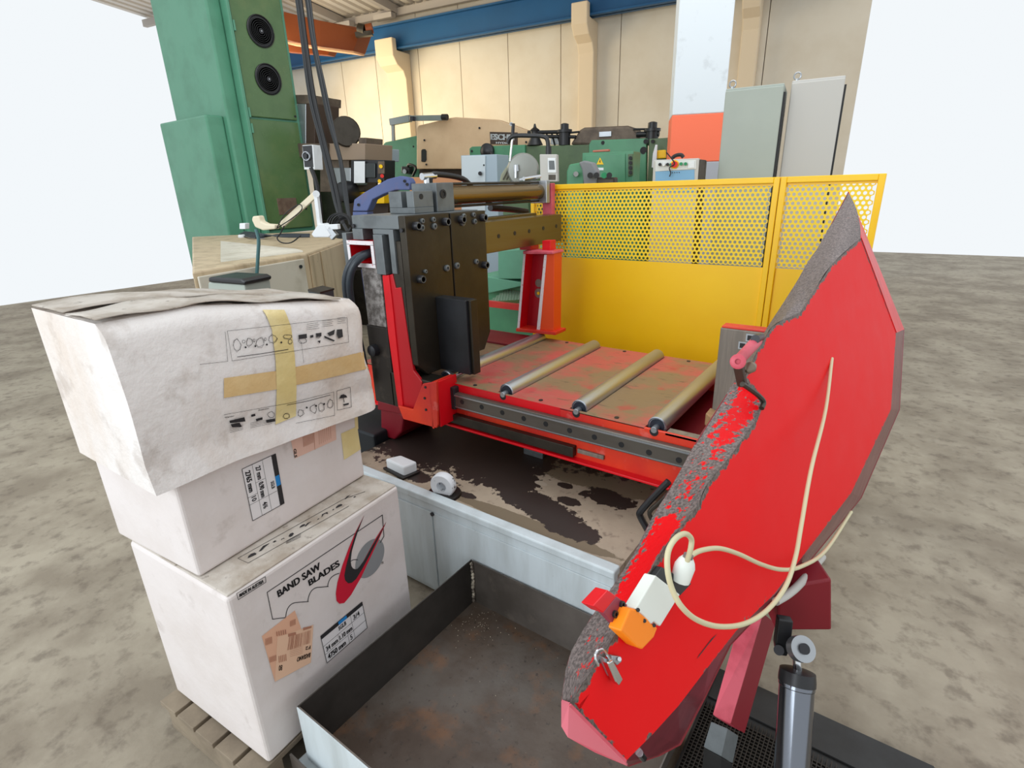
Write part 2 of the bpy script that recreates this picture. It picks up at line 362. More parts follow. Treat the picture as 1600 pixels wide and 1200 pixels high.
# ================================================================ BACKGROUND MACHINES (left to right)
# --- tall green machine cabinet
gx = atd(385, 184, 6.0).x
gc = thing('green_machine_tower', 'tall green machine cabinet with two black fans, at the upper left', 'machine', (gx-.4, 4.0, 0))
def gw(px, py): return atx(px, py, gx)
zs = gw(420, 186).z
y0 = gw(386, 184).y; y1 = gw(465, 188).y
zb = gw(414, 360).z
B(gx-1.3, gx-.03, y0+.0, y1+.05, zb-.05, zs+1.6).build('housing', m_green_lt, gc, bevel=.01)
def gpan(z0, z1, n_):
    return MB().box(gx-.03, gx, y0+.03, y1, z0, z1).build(n_, m_green_dk, gc, bevel=.008)
up_ = gpan(zs+.012, zs+1.6, 'upper_door'); lo_ = gpan(zb, zs-.012, 'lower_door')
B(gx-.03, gx+.012, y0-.012, y0+.022, zb-.05, zs+1.6).build('corner_strip', m_green_lt, gc, bevel=.004)
for hy in (.0, .1, .62, .8):
    MB().box(gx, gx+.018, y0+.026, y0+.046, zs-.16+hy*1.6, zs-.06+hy*1.6).build('hinge', m_green_lt, gc, bevel=.004)
for (fx_, fy_) in ((407, 49), (419, 124)):
    c = gw(fx_, fy_); r_ = .16
    fo = MB().lathe(c, (1, 0, 0), [(0, r_), (.012, r_), (.016, r_*.94), (.004, r_*.9), (.004, .03)], 32).build('fan_guard', m_black_pl, gc, smooth=True)
    for q in range(5): MB().lathe(c+V((.004, 0, 0)), (1, 0, 0), [(0, r_*(.3+.12*q)), (.012, r_*(.3+.12*q)), (.012, r_*(.27+.12*q)), (0, r_*(.27+.12*q))], 28).build('guard_ring', m_black, fo)
    MB().cyl(c+V((.004, 0, 0)), c+V((.02, 0, 0)), .028).build('hub', m_bolt, fo)
    MB().cyl(c+V((.02, 0, 0)), c+V((.024, 0, 0)), .008).build('hub_badge', m_zinc, fo)
# lighter side body that reaches lower and continues left
B(gx-1.3, gx-.12, y0-.16, y0, 0, zs+1.6).build('side_column', m_green_lt, gc, bevel=.02)
B(gx-1.3, gx-.2, y0-.36, y0-.16, 0, zs+.02).build('side_lower_casing', m_green_lt, gc, bevel=.02)
B(gx-1.3, gx-.15, y0+.05, y1+.02, 0, zb-.08).build('machine_base', m_dkmetal, gc, bevel=.02)
a = gw(432, 310); b = gw(466, 334)
B(gx, gx+.006, a.y, b.y, b.z, a.z).build('inspection_plate', mat('worn_plate', (150, 130, 112), .35, .5, layers=[((120, 96, 84), 12, .5, .1, .7)]), gc, bevel=.002)
for p in ((478, 326), (461, 182)): MB().cyl(gw(*p), gw(*p)+V((.006, 0, 0)), .012).build('screw', m_bolt, gc)
p = upright(481, 245, 4.5, 20)
sb = thing('rotary_switch_box', 'black faced rotary switch box beside the tall green cabinet', 'switch', p.w(481, 285))
MB().prism([p.w(472, 227), p.w(489, 226), p.w(492, 265), p.w(475, 265)], -p.n*.12).build('box', m_white, sb, bevel=.004)
MB().prism([p.w(472.5, 228, .003), p.w(487, 227, .003), p.w(489.5, 261, .003), p.w(476, 261, .003)], -p.n*.003).build('faceplate', m_black_pl, sb)
c = p.w(480, 244, .004); MB().lathe(c, p.n, [(0, .038), (.02, .036), (.02, .03), (.0, .03)], 24).build('dial_ring', m_zinc, sb)
MB().cyl(c, c+p.n*.03, .018).build('knob', m_black_pl, sb, smooth=True)
MB().tube([p.w(486, 262), p.w(494, 285), p.w(500, 320), p.w(502, 355)], .018).build('cable', m_black, sb, smooth=True)

# --- brown milling machine behind the cables
ml = upright(520, 250, 6.5, WAZ)
mm = thing('milling_machine', 'brown-grey milling machine with round motor, behind the black cables', 'machine', (ml.w(520, 330).x, ml.w(520, 330).y, 0))
def mq(x0, y0_, x1, y1_, th, n_, m_, pl=None, off=0, par=None, bev=.008):
    pl = pl or ml; return MB().prism([pl.w(x0, y1_, off), pl.w(x1, y1_, off), pl.w(x1, y0_, off), pl.w(x0, y0_, off)], -pl.n*th).build(n_, m_, par or mm, bevel=bev)
mq(458, 148, 486, 162, .5, 'column_cap', m_brown); mq(464, 162, 478, 235, .35, 'column_face', m_zinc); mq(478, 162, 492, 235, .4, 'column', m_dkbrown)
mq(464, 224, 510, 246, .35, 'oil_tray', m_brown, off=.1)
c = ml.w(540, 207); dd = (we*.5+wn*.5).normalized()
mo = MB().lathe(c-dd*.22, dd, [(0, .09), (.1, .11), (.16, .11), (.18, .16), (.3, .165), (.31, .15)], 24).build('spindle_motor', m_brown, mm, smooth=True)
MB().lathe(c+dd*.09, dd, [(0, .165), (.008, .155), (.03, .15), (.03, .02)], 24).build('motor_cover', m_dkmetal, mm, smooth=True)
mq(512, 224, 570, 250, .5, 'head', mat('head_greige', (150, 130, 110), .6), off=.05); mq(560, 215, 572, 228, .3, 'bracket', m_brown)
mq(500, 245, 545, 300, .5, 'saddle', m_brown); mq(540, 300, 606, 345, .6, 'knee', m_dkbrown, off=-.2); mq(484, 240, 546, 420, .5, 'rear_column', mat('dark_olive_iron', (58, 62, 46), .5, layers=[((34, 30, 26), 5, .5, .08, .8)]), off=-.3); mq(500, 345, 600, 420, .6, 'base', m_dkmetal, off=-.2)
mq(548, 250, 600, 286, .2, 'control_panel', m_black_pl, off=.15); mq(590, 252, 600, 272, .02, 'button_plate', m_brown, off=.17)
mq(568, 255, 586, 278, .02, 'screen', m_screen, off=.17); mq(553, 252, 570, 286, .004, 'paper_sheet', m_white, off=.18)
for (x_, y_, m_) in ((595, 260, m_warn), (597, 275, m_btnred), (593, 283, m_warn)): MB().cyl(ml.w(x_, y_, .17), ml.w(x_, y_, .2), .02).build('push_button', m_, mm)
mq(520, 262, 548, 290, .3, 'lower_housing', m_zinc, off=.02); MB().lathe(ml.w(550, 300, .1), wn, [(0, .12), (.1, .13), (.2, .1), (.22, .04)], 20).build('handwheel_hub', m_black_pl, mm, smooth=True)
mq(560, 300, 600, 318, .1, 'bellows', m_warn, off=.05)
mq(565, 232, 600, 252, .3, 'rear_guard', m_greyblue, off=-.4)

# --- hanging cables
for i, (pts, r_) in enumerate([([(456, -40), (464, 0), (472, 60), (484, 150), (500, 215), (516, 280), (528, 330), (545, 365)], .016),
                  ([(462, -40), (469, 0), (478, 70), (490, 150), (505, 215), (524, 290), (536, 350)], .02),
                  ([(474, -40), (480, 0), (488, 60), (500, 120), (515, 190), (532, 250), (538, 300), (548, 350)], .018),
                  ([(478, -40), (484, 0), (493, 70), (506, 130), (522, 205), (537, 270), (545, 330)], .012)]):
    o = MB().tube([atd(x, y, 3.9) for x, y in pts], r_*.85, 10).build('hanging_cable', mat('dark_cable_sheath', (30, 33, 36), .4) if i != 1 else m_black, None, smooth=True)
    tag(o, ['leftmost of the four thick cables hanging at the upper left', 'second cable from the left, thick and black, hanging at the upper left', 'third cable from the left hanging beside the orange crane', 'thin rightmost cable hanging beside the orange crane'][i], 'cable', 'cables hanging from the roof')
cc = MB()
for k in range(6):
    c = atd(531+k*1.2, 352, 3.7); rr = .085-.008*k
    cc.tube([c+cr*(math.cos(t*.6)*rr)+cu*(math.sin(t*.6)*rr*1.0)+fw*(.01*math.sin(t+k)) for t in range(11)], .005, 6)
tag(cc.build('coiled_cable', m_black, None, smooth=True), 'coil of thin dark cable hanging behind the black clamp tower', 'cable')

# --- blue lifting arm
ba = upright(600, 300, 4.6, 24)
bl = thing('blue_lifting_arm', 'worn lilac-blue steel arm rising behind the black clamp tower', 'arm', ba.w(560, 330))
MB().prism([ba.w(*q) for q in ((551, 330), (553, 312), (570, 300), (605, 280), (625, 275), (638, 278), (642, 285), (640, 297), (618, 297), (600, 303), (582, 312), (574, 330))], -ba.n*.12).build('arm', m_periw, bl, bevel=.008)
MB().prism([ba.w(*q, .0) for q in ((551, 331), (574, 331), (574, 345), (551, 345))], -ba.n*.12).build('foot', m_periw, bl, bevel=.004); MB().prism([ba.w(*q, .0) for q in ((553, 345), (572, 345), (572, 420), (553, 420))], -ba.n*.12).build('stand', m_periw, bl)
for q in ((632, 283), (636, 288), (560, 320)): MB().cyl(ba.w(*q, 0), ba.w(*q, .012), .012).build('bolt', m_bolt, bl)

# --- press brake
pb = upright(720, 240, 8.0, WAZ)
pk = thing('press_brake', 'large press brake with beige ram and green side frame, by the back wall', 'press', (pb.w(700, 300).x, pb.w(700, 300).y, 0))
def pq(poly, th, n_, m_, off=0, par=None, pl=None, bev=.01): 
    pl = pl or pb; return MB().prism([pl.w(x, y, off) for x, y in poly], -pl.n*th).build(n_, m_, par or pk, bevel=bev)
pq([(598, 420), (598, 226), (602, 222), (650, 212), (655, 420)], .6, 'side_frame', m_green_lt, -.05)
pq([(651, 264), (651, 200), (654, 196), (704, 184), (712, 183), (778, 187), (822, 203), (828, 212), (828, 264)], .15, 'ram', m_ram, .12)
pq([(655, 278), (655, 264), (722, 262), (722, 278)], .2, 'upper_tool_holder', m_dkbrown, 0)
pq([(640, 420), (640, 278), (840, 278), (840, 420)], .3, 'bed', m_dkbrown, -.1)
pq([(658, 252), (658, 235), (660, 233), (664, 233), (666, 236), (666, 250), (664, 253), (660, 253)], .02, 'gauge_slot', m_black_pl, .13, bev=.003)
for q in ((663, 219), (666, 257), (749, 200), (605, 232), (646, 229), (822, 222)): MB().cyl(pb.w(*q, .12), pb.w(*q, .14), .014).build('bolt', m_black, pk)
npl = pq([(765, 206), (808, 207), (808, 226), (766, 225)], .02, 'nameplate', m_dkbrown, .14, bev=.003)
pq([(627, 270), (627, 260), (640, 260), (640, 272)], .1, 'gauge_box', m_black_pl, .05)
MB().lathe(pb.w(633, 268, .06), wn, [(0, .035), (.02, .035), (.02, .02)], 20).build('gauge_face', m_zinc, pk)
MB().tube([pb.w(637, 260, .05), pb.w(640, 257, .08), pb.w(650, 262, .1), pb.w(645, 275, .1)], .02, 8).build('gauge_cable', m_black, pk, smooth=True)
MB().bar(pb.w(611, 191, .2), pb.w(641, 185, .2), .08, .09).build('light_guard_arm', m_zinc, pk)
MB().bar(pb.w(641, 185, .2), pb.w(698, 184, .2), .05, .07).build('light_guard_arm', m_zinc, pk)
MB().bar(pb.w(614, 190, .2), pb.w(615, 220, .2), .04, .04).build('guard_post', m_zinc, pk)
MB().cyl(pb.w(644, 182, .25), pb.w(644, 189, .25), .04).build('arm_joint', m_bolt, pk)
MB().cyl(pb.w(691, 183, .25), pb.w(699, 183, .25), .04).build('arm_tip', m_bolt, pk)

# text helper ----------------------------------------------------
def textmesh(s):
    cu_ = bpy.data.curves.new('t', 'FONT'); cu_.body = s; cu_.resolution_u = 3; cu_.offset = .018
    o = bpy.data.objects.new('t', cu_); COL.objects.link(o)
    dg = bpy.context.evaluated_depsgraph_get(); dg.update()
    me = bpy.data.meshes.new_from_object(o.evaluated_get(dg)); bpy.data.objects.remove(o)
    vs = [v.co.copy() for v in me.vertices]; fs = [tuple(p.vertices) for p in me.polygons]; bpy.data.meshes.remove(me)
    return vs, fs
def text(mb, s, W, p0, p1, p2, bold=0.0):
    """letters laid on a surface: W(px, py) gives the surface point; baseline p0 to p1, p2 above p0 by one capital height"""
    vs, fs = textmesh(s); x1 = max(v.x for v in vs); x0 = min(v.x for v in vs); h = max(v.y for v in vs)
    for dx in ([0] if not bold else [-bold, 0, bold]):
        pts = []
        for v in vs:
            a = (v.x-x0)/(x1-x0)+dx; b = v.y/h
            pts.append(W(p0[0]+a*(p1[0]-p0[0])+b*(p2[0]-p0[0]), p0[1]+a*(p1[1]-p0[1])+b*(p2[1]-p0[1])))
        mb.add(pts, fs)
tm = MB(); text(tm, 'ESCHM', lambda x, y: pb.w(x, y, .142), (767, 218), (803, 219), (767, 209), .012)
text(tm, 'HYDRO', lambda x, y: pb.w(x, y, .142), (775, 224.5), (800, 225), (775, 221.5))
tm.build('lettering', m_white, npl)

# --- big green machine right of the press
gm = upright(850, 270, 6.6, WAZ)
gk = thing('long_green_machine', 'long low green machine body with black posts on top, behind the control arm', 'machine', (gm.w(850, 330).x, gm.w(850, 330).y, 0))
def gq(poly, th, n_, m_, off=0, bev=.01, par=None): return MB().prism([gm.w(x, y, off) for x, y in poly], -gm.n*th).build(n_, m_, par or gk, bevel=bev)
gq([(733, 420), (733, 232), (737, 229), (820, 226), (820, 420)], .5, 'left_housing', m_green, 0)
gq([(815, 420), (815, 228), (920, 226), (935, 420)], .7, 'main_body', m_green_ol, -.04)
gq([(890, 226), (905, 203), (912, 199), (980, 196), (987, 199), (1000, 216), (1000, 232)], .4, 'cast_hump', m_brown, -.1, bev=.03)
gq([(936, 206), (955, 205), (955, 213), (936, 214)], .03, 'cast_plate', m_zinc, -.08, bev=.002)
for x_, y_ in ((882, 205), (1018, 197)):
    MB().lathe(gm.w(x_, 227, -.1), (0, 0, 1), [(0, .07), (.14, .07), (.14, .09), (.17, .09), (.17, .05), (.23, .05), (.24, .02)], 16).build('guide_post', m_black_pl, gk, smooth=True)
MB().lathe(gm.w(836, 227, -.1), (0, 0, 1), [(0, .1), (.08, .06), (.14, .05), (.17, .06), (.2, .02), (.24, .01)], 16).build('guide_post', m_black_pl, gk, smooth=True)
for a, b, r_ in (((825, 207), (885, 206), .022), ((885, 208), (905, 206), .012), ((990, 202), (1012, 202), .012), ((995, 210), (1030, 209), .03), ((845, 213), (900, 214), .02)):
    MB().cyl(gm.w(*a, -.1), gm.w(*b, -.1), r_, n=10).build('tie_rod', m_black, gk)
for k in range(4): MB().cyl(gm.w(858+k*9, 227, -.2), gm.w(854+k*8, 208, -.2), .012, n=6).build('spring_rod', m_black, gk)
gq([(860, 226), (860, 214), (878, 214), (878, 226)], .05, 'white_cover', m_white, -.25, bev=.004)
MB().lathe(gm.w(763, 236, .0), wn, [(0, .09), (.05, .09), (.06, .06), (.08, .03)], 20).build('cable_drum', m_black_pl, gk, smooth=True)
MB().tube([gm.w(768, 238, .08), gm.w(774, 250, .1), gm.w(780, 258, .1), gm.w(790, 262, .1), gm.w(800, 252, .1)], .018, 8).build('cable', m_black, gk, smooth=True)
for q in ((737, 236), (845, 245)): MB().cyl(gm.w(*q), gm.w(*q, .015), .014).build('bolt', m_black, gk)
# right green machine
g2 = upright(985, 240, 5.9, WAZ)
g2k = thing('green_press_frame', 'mid green press side plate with round holes, left of the orange-banded column', 'machine', (g2.w(985, 330).x, g2.w(985, 330).y, 0))
def g2q(poly, th, n_, m_, off=0, bev=.008, par=None): return MB().prism([g2.w(x, y, off) for x, y in poly], -g2.n*th).build(n_, m_, par or g2k, bevel=bev)
g2q([(920, 420), (920, 226), (924, 219), (1010, 216), (1018, 420)], .08, 'side_plate', m_green, .02)
g2q([(1014, 420), (1014, 217), (1045, 215), (1050, 420)], .4, 'rear_body', m_green_ol, 0)
for x_, y_, r_ in ((942, 223, .02), (1009, 221, .025), (1020, 221, .02), (1005.5, 235, .037)): MB().cyl(g2.w(x_, y_, .015), g2.w(x_, y_, .026), r_).build('hole_cap', m_black, g2k)
g2q([(1025, 248), (1025, 235), (1040, 234), (1040, 247)], .03, 'yellow_part', m_warn, .1)
g2q([(1018, 262), (1020, 240), (1024, 226), (1027, 226), (1025, 262)], .02, 'white_lever', m_white, .14, bev=.003)
# small green cabinet w/ warning triangle
g3 = upright(950, 260, 5.0, WAZ)
g3k = thing('green_control_cabinet', 'small green electrical cabinet with yellow warning triangle', 'cabinet', (g3.w(950, 330).x, g3.w(950, 330).y, 0))
def g3q(poly, th, n_, m_, off=0, bev=.004, par=None): return MB().prism([g3.w(x, y, off) for x, y in poly], -g3.n*th).build(n_, m_, par or g3k, bevel=bev)
g3q([(910, 420), (910, 239), (990, 236), (990, 420)], .25, 'body', m_green, 0)
g3q([(914, 330), (914, 243), (977, 240), (977, 330)], .012, 'door', m_green, .012)
g3q([(981, 276), (981, 241), (989, 240), (989, 274)], .015, 'button_strip', m_green_ol, .015)
for k in range(4): MB().cyl(g3.w(985, 247+k*7.5, .015), g3.w(985, 247+k*7.5, .035), .016).build('selector_knob', m_black_pl, g3k)
g3q([(926, 238), (926, 235), (951, 233), (951, 236.5)], .05, 'red_tool', mat('dull_pink', (190, 110, 90), .6), -.05)
tri = g3q([(932, 257), (943, 257), (937.5, 246)], .003, 'warning_sign', m_warn, .016, bev=0)
g3q([(937, 254), (936.3, 251.6), (937.3, 251.6), (937, 248.8), (938.6, 251), (937.8, 251.2), (938.4, 254)], .002, 'lightning_mark', m_black, .0175, bev=0, par=tri)
g3q([(932, 266), (932, 262), (943, 262), (943, 266)], .003, 'door_label', m_white, .016, bev=0)
# green small wheel machine in front
g4 = upright(915, 268, 4.4, WAZ)
g4k = thing('green_belt_grinder', 'small green and grey grinder just above the yellow fence top rail', 'machine', (g4.w(915, 330).x, g4.w(915, 330).y, 0))
def g4q(poly, th, n_, m_, off=0, bev=.01, par=None): return MB().prism([g4.w(x, y, off) for x, y in poly], -g4.n*th).build(n_, m_, par or g4k, bevel=bev)
g4q([(885, 420), (885, 268), (889, 257), (910, 253), (914, 262), (908, 420)], .15, 'green_casing', m_green, 0, .012)
g4q([(909, 265), (904, 254), (912, 251), (925, 254), (932, 268), (932, 290), (912, 290)], .1, 'grey_guard', mat('grinder_grey', (130, 132, 134), .5), .02)
MB().cyl(g4.w(899, 272, .0), g4.w(900, 272, .05), .02).build('grip', m_zinc, g4k)
for x_ in (922, 932, 944, 952): MB().cyl(g4.w(x_, 274, .03), g4.w(x_, 274, .1), .022).build('adjusting_knob', m_black_pl if x_ != 944 else m_btngreen, g4k, smooth=True)
g4q([(910, 300), (910, 277), (960, 277), (960, 300)], .1, 'rest_table', m_dkmetal, 0)

# --- light grey electrical cabinet with knob
c5 = upright(748, 270, 5.2, WAZ)
k5 = thing('grey_switch_cabinet', 'pale blue-grey cabinet with a dark door knob, under the press brake nameplate', 'cabinet', (c5.w(748, 330).x, c5.w(748, 330).y, 0))
def q5(poly, th, n_, m_, off=0, bev=.004): return MB().prism([c5.w(x, y, off) for x, y in poly], -c5.n*th).build(n_, m_, k5, bevel=bev)
q5([(720, 420), (720, 243), (776, 241), (776, 420)], .25, 'body', m_greyblue, 0); q5([(721, 330), (721, 244), (758, 243), (758, 330)], .015, 'door', mat('cabinet_door_pale', (196, 206, 210), .45), .015)
MB().cyl(c5.w(750, 271, .015), c5.w(750, 271, .05), .018).build('door_knob', m_black_pl, k5); MB().cyl(c5.w(756, 258, .015), c5.w(756, 258, .02), .008).build('lock', m_black, k5)

# --- grey disc cutter with upright rod
c6 = upright(805, 268, 4.6, 30)
k6 = thing('disc_cutting_saw', 'grey cold saw with round blade guard and upright steel rod', 'saw', (c6.w(805, 330).x, c6.w(805, 330).y, 0))
m_saw = mat('saw_grey', (150, 152, 146), .4, .3)
MB().lathe(c6.w(818, 266, 0), c6.n, [(0, .12), (.0, .135), (.05, .135), (.07, .12), (.08, .03)], 32).build('blade_guard', m_saw, k6, smooth=True)
MB().prism([c6.w(*q, .04) for q in ((780, 285), (783, 272), (797, 252), (806, 256), (800, 285))], -c6.n*.1).build('gear_housing', mat('saw_khaki', (136, 138, 116), .45), k6, bevel=.012)
for k in range(3): MB().bar(c6.w(786+k*5, 281, .05), c6.w(797+k*4, 259, .05), .008, .008).build('cooling_rib', m_dkmetal, k6)
MB().bar(c6.w(803, 263, .1), c6.w(810, 262, .1), .02, .05).build('clamp', m_zinc, k6); MB().cyl(c6.w(806, 258, .1), c6.w(806, 278, .1), .012).build('clamp_screw', m_chrome, k6)
MB().cyl(c6.w(797, 252, .06), c6.w(802, 205, .06), .009).build('rod', m_chrome, k6); MB().cyl(c6.w(801, 212, .06), c6.w(802, 193, .06), .014).build('rod_handle', m_bolt, k6, smooth=True)
MB().lathe(c6.w(799, 194, .06), c6.n, [(0, .014), (.01, .014), (.01, .008), (0, .008)], 14).build('rod_ring', m_zinc, k6)
MB().prism([c6.w(*q, .05) for q in ((776, 300), (778, 285), (830, 283), (832, 300))], -c6.n*.2).build('table', m_zinc, k6, bevel=.01)
MB().cyl(c6.w(812, 282, .1), c6.w(840, 277, .1), .018).build('vise_cylinder', m_zinc, k6, smooth=True)
MB().prism([c6.w(*q, 0) for q in ((785, 420), (785, 300), (825, 300), (825, 420))], -c6.n*.2).build('pedestal', m_green_ol, k6)

# --- operator panel on a swan-neck pipe
c7 = upright(857, 262, 4.0, 20)
k7 = thing('pendant_control_panel', 'grey control panel with small dark screen on a black swan-neck pipe', 'control panel', c7.w(857, 285))
def q7(poly, th, n_, m_, off=0, bev=.003): return MB().prism([c7.w(x, y, off) for x, y in poly], -c7.n*th).build(n_, m_, k7, bevel=bev)
q7([(844, 284), (843, 241), (870, 241), (871, 284)], .07, 'casing', m_grey2, 0, .006); q7([(856, 270), (855.5, 247), (868, 247), (869, 270)], .006, 'bezel', m_white, .006); q7([(858, 265), (857.5, 251), (866, 251), (867, 265)], .002, 'screen', m_screen, .0075)
q7([(857, 281), (857, 273), (868, 273), (868, 281)], .004, 'key_strip', m_dkmetal, .004)
MB().tube([c7.w(793, 224, -.05), c7.w(797, 216, -.05), c7.w(806, 212, -.05), c7.w(830, 212, -.04), c7.w(848, 213, -.03), c7.w(855, 218, -.03), c7.w(857, 232, -.03)], .016, 10).build('swan_neck', m_black_pl, k7, smooth=True)
MB().cyl(c7.w(857, 229, -.03), c7.w(857, 241, -.03), .022).build('pipe_collar', m_black_pl, k7)
# cardboard box behind cylinder
c8 = upright(700, 290, 5.8, WAZ)
cb = MB().prism([c8.w(x, y) for x, y in ((640, 375), (640, 277), (746, 276), (746, 375))], -c8.n*.5).build('cardboard_box', m_carton, None, bevel=.005)
tag(cb, 'brown cardboard box behind the hydraulic cylinder, below the press brake', 'box')

bz = c8.w(700, 376).z
bn_ = thing('steel_bench', 'plain steel bench carrying the brown cardboard box behind the clamp tower', 'bench', (c8.w(695, 300).x, c8.w(695, 300).y, 0))
bl0, bl1 = c8.w(636, 376), c8.w(752, 376)
MB().prism([V((q.x, q.y, bz-.04)) for q in (bl0, bl1, bl1-c8.n*.55, bl0-c8.n*.55)], (0, 0, .04)).build('bench_top', m_zinc, bn_, bevel=.003)
for q in (bl0, bl1, bl1-c8.n*.5, bl0-c8.n*.5): MB().bar(V((q.x, q.y, 0))-c8.n*.03, V((q.x, q.y, bz-.04))-c8.n*.03, .04, .04).build('leg', m_green_ol, bn_)
# --- control console, grey cabinets
c9 = upright(1060, 262, 3.6, 14)
k9 = thing('push_button_console', 'pale console with coloured buttons and blue label, at the column foot', 'control panel', (c9.w(1060, 330).x, c9.w(1060, 330).y, 0))
def q9(poly, th, n_, m_, off=0, bev=.003): return MB().prism([c9.w(x, y, off) for x, y in poly], -c9.n*th).build(n_, m_, k9, bevel=bev)
q9([(1020, 420), (1021, 250), (1093, 247), (1092, 420)], .12, 'casing', m_grey2, 0, .006); q9([(1024, 268), (1024, 252), (1088, 250), (1088, 264)], .004, 'button_plate', mat('pale_plate', (214, 216, 212), .4), .004)
q9([(1024, 300), (1024, 268), (1085, 265), (1085, 300)], .004, 'blue_label', m_lblue, .004)
q9([(1093, 420), (1093, 249), (1103, 250), (1102, 420)], .12, 'side_panel', m_dkmetal, -.005)
for x_, y_, m_, r_ in ((1031, 257, m_bolt, .01), (1037, 257, m_white, .01), (1043, 257, m_bolt, .01), (1048, 257, m_btngreen, .008), (1054, 257, m_btnred, .02), (1064, 256, m_btngreen, .01), (1071, 256, m_btngreen, .01)):
    MB().cyl(c9.w(x_, y_, .004), c9.w(x_, y_, .025), r_).build('push_button', m_, k9, smooth=True)
MB().lathe(c9.w(1054, 257, .004), c9.n, [(0, .028), (.006, .028), (.006, .02)], 20).build('yellow_collar', m_warn, k9)
q9([(1075, 263), (1075, 253), (1085, 252), (1085, 262)], .003, 'paper_tag', m_white, .008, 0)
MB().tube([c9.w(*q, .03) for q in ((1041, 238), (1048, 246), (1054, 256), (1046, 262), (1048, 270), (1046, 276))], .004, 6).build('cord', m_black, k9, smooth=True)
MB().tube([c9.w(*q, -.04) for q in ((1050, 247), (1056, 243), (1064, 242), (1068, 246))], .012, 8).build('handle', m_black_pl, k9, smooth=True)
tm = MB(); text(tm, '• • • •', lambda x, y: c9.w(x, y, .0055), (1050, 272), (1062, 271.5), (1050, 269)); tm.build('label_print', m_ink, k9)

c10 = upright(1180, 200, 3.5, 8)
def cabinet(plane, x0, x1, ytop0, ytop1, xb0, xb1, m_, label, side=False):
    k = thing('steel_cabinet', label, 'cabinet', (plane.w((x0+x1)/2, 300).x, plane.w((x0+x1)/2, 300).y, 0))
    e_ = V((-plane.n.y, plane.n.x, 0)); a = plane.w(x0, ytop0); b = plane.w(x1, ytop1); zt_ = (a.z+b.z)/2
    fl = V((a.x, a.y, 0)); fr = V((b.x, b.y, 0))
    MB().prism([fl-plane.n*.02, fr-plane.n*.02, fr-plane.n*.45, fl-plane.n*.45], (0, 0, zt_)).build('body', m_, k, bevel=.006)
    MB().prism([fl+V((0, 0, .1)), fr+V((0, 0, .1)), fr+V((0, 0, zt_-.015)), fl+V((0, 0, zt_-.015))], -plane.n*.02).build('door', m_, k, bevel=.006)
    MB().prism([fr-plane.n*.02+V((0, 0, .1)), fr-plane.n*.02+e_*.012+V((0, 0, .1)), fr-plane.n*.02+e_*.012+V((0, 0, zt_-.05)), fr-plane.n*.02+V((0, 0, zt_-.05))], -plane.n*.06).build('door_seal', m_black, k)
    top = fl.lerp(fr, .08)-plane.n*.1+V((0, 0, zt_)); mbx = MB()
    mbx.cyl(top, top+V((0, 0, .02)), .012); mbx.tube([top+V((0, 0, .035))+e_*(.02*math.cos(t))+V((0, 0, .02*math.sin(t))) for t in [i*math.pi/5 for i in range(11)]], .005, 6)
    mbx.build('lifting_eye', m_zinc, k, smooth=True)
    return k
cabinet(c10, 1134, 1226, 138, 129, 0, 0, m_grey, 'grey-green steel cabinet standing beside the orange-banded column')
c11 = upright(1265, 200, 3.45, 8)
cabinet(c11, 1238, 1322, 124, 118, 0, 0, m_grey2, 'light grey steel cabinet cut off by the right edge of the photograph')

# --- beige machine cabinet at lower left with lamp and cables
ZK = 1.30
bk = thing('beige_machine_cabinet', 'dirty beige machine cabinet with louvred top, behind the stacked boxes', 'cabinet', (-2.9, 1.9, 0))
kA, kB, kC, kD = atz(300, 425, ZK), atz(479, 396, ZK), atz(540, 374, ZK), atz(500, 361, ZK)
kE = atz(300, 370, ZK)
MB().prism([V((q.x, q.y, 0)) for q in (kA, kB, kC, kD, kE)], (0, 0, ZK)).build('body', m_beige, bk, bevel=.012)
dn = (kB-kA).normalized(); dq = V((dn.y, -dn.x, 0))
MB().prism([kA+dn*.02+dq*.002+V((0, 0, -.03)), kB-dn*.05+dq*.002+V((0, 0, -.03)), kB-dn*.05+dq*.002+V((0, 0, -.75)), kA+dn*.02+dq*.002+V((0, 0, -.75))], dq*.016).build('door', m_beige_lt, bk, bevel=.006)
MB().cyl(kB-dn*.1+V((0, 0, -.08))+dq*.018, kB-dn*.1+V((0, 0, -.08))+dq*.028, .012).build('door_screw', m_bolt, bk)
dn2 = (kC-kB).normalized(); dq2 = V((dn2.y, -dn2.x, 0)); L2 = (kC-kB).length
MB().prism([kB+dn2*.02+V((0, 0, -.02)), kB+dn2*(L2*.24)+V((0, 0, -.02)), kB+dn2*(L2*.24)+V((0, 0, -.8)), kB+dn2*.02+V((0, 0, -.8))], dq2*.012).build('side_panel', m_beige, bk, bevel=.004)
MB().prism([kB+dn2*(L2*.27)+V((0, 0, -.02)), kC-dn2*.02+V((0, 0, -.02)), kC-dn2*.02+V((0, 0, -.8)), kB+dn2*(L2*.27)+V((0, 0, -.8))], dq2*.012).build('side_panel', m_beige, bk, bevel=.004)
la, lb_, lc, ld = atz(345, 378, ZK), atz(462, 391, ZK), atz(474, 394, ZK), atz(345, 411, ZK)
for k in range(12):
    t = (k+.2)/12; t2 = (k+.75)/12
    MB().hexa([la.lerp(ld, t), lb_.lerp(lc, t), lb_.lerp(lc, t2), la.lerp(ld, t2)], [la.lerp(ld, t)+V((0, 0, .012)), lb_.lerp(lc, t)+V((0, 0, .012)), lb_.lerp(lc, t2)+V((0, 0, .002)), la.lerp(ld, t2)+V((0, 0, .002))]).build('louvre_slat', m_beige_lt, bk)
gbx = thing('grey_terminal_box', 'small grey-green box with black lid at the left edge, above the boxes', 'box', atd(365, 475, 2.4))
p = upright(365, 455, 2.4, 15)
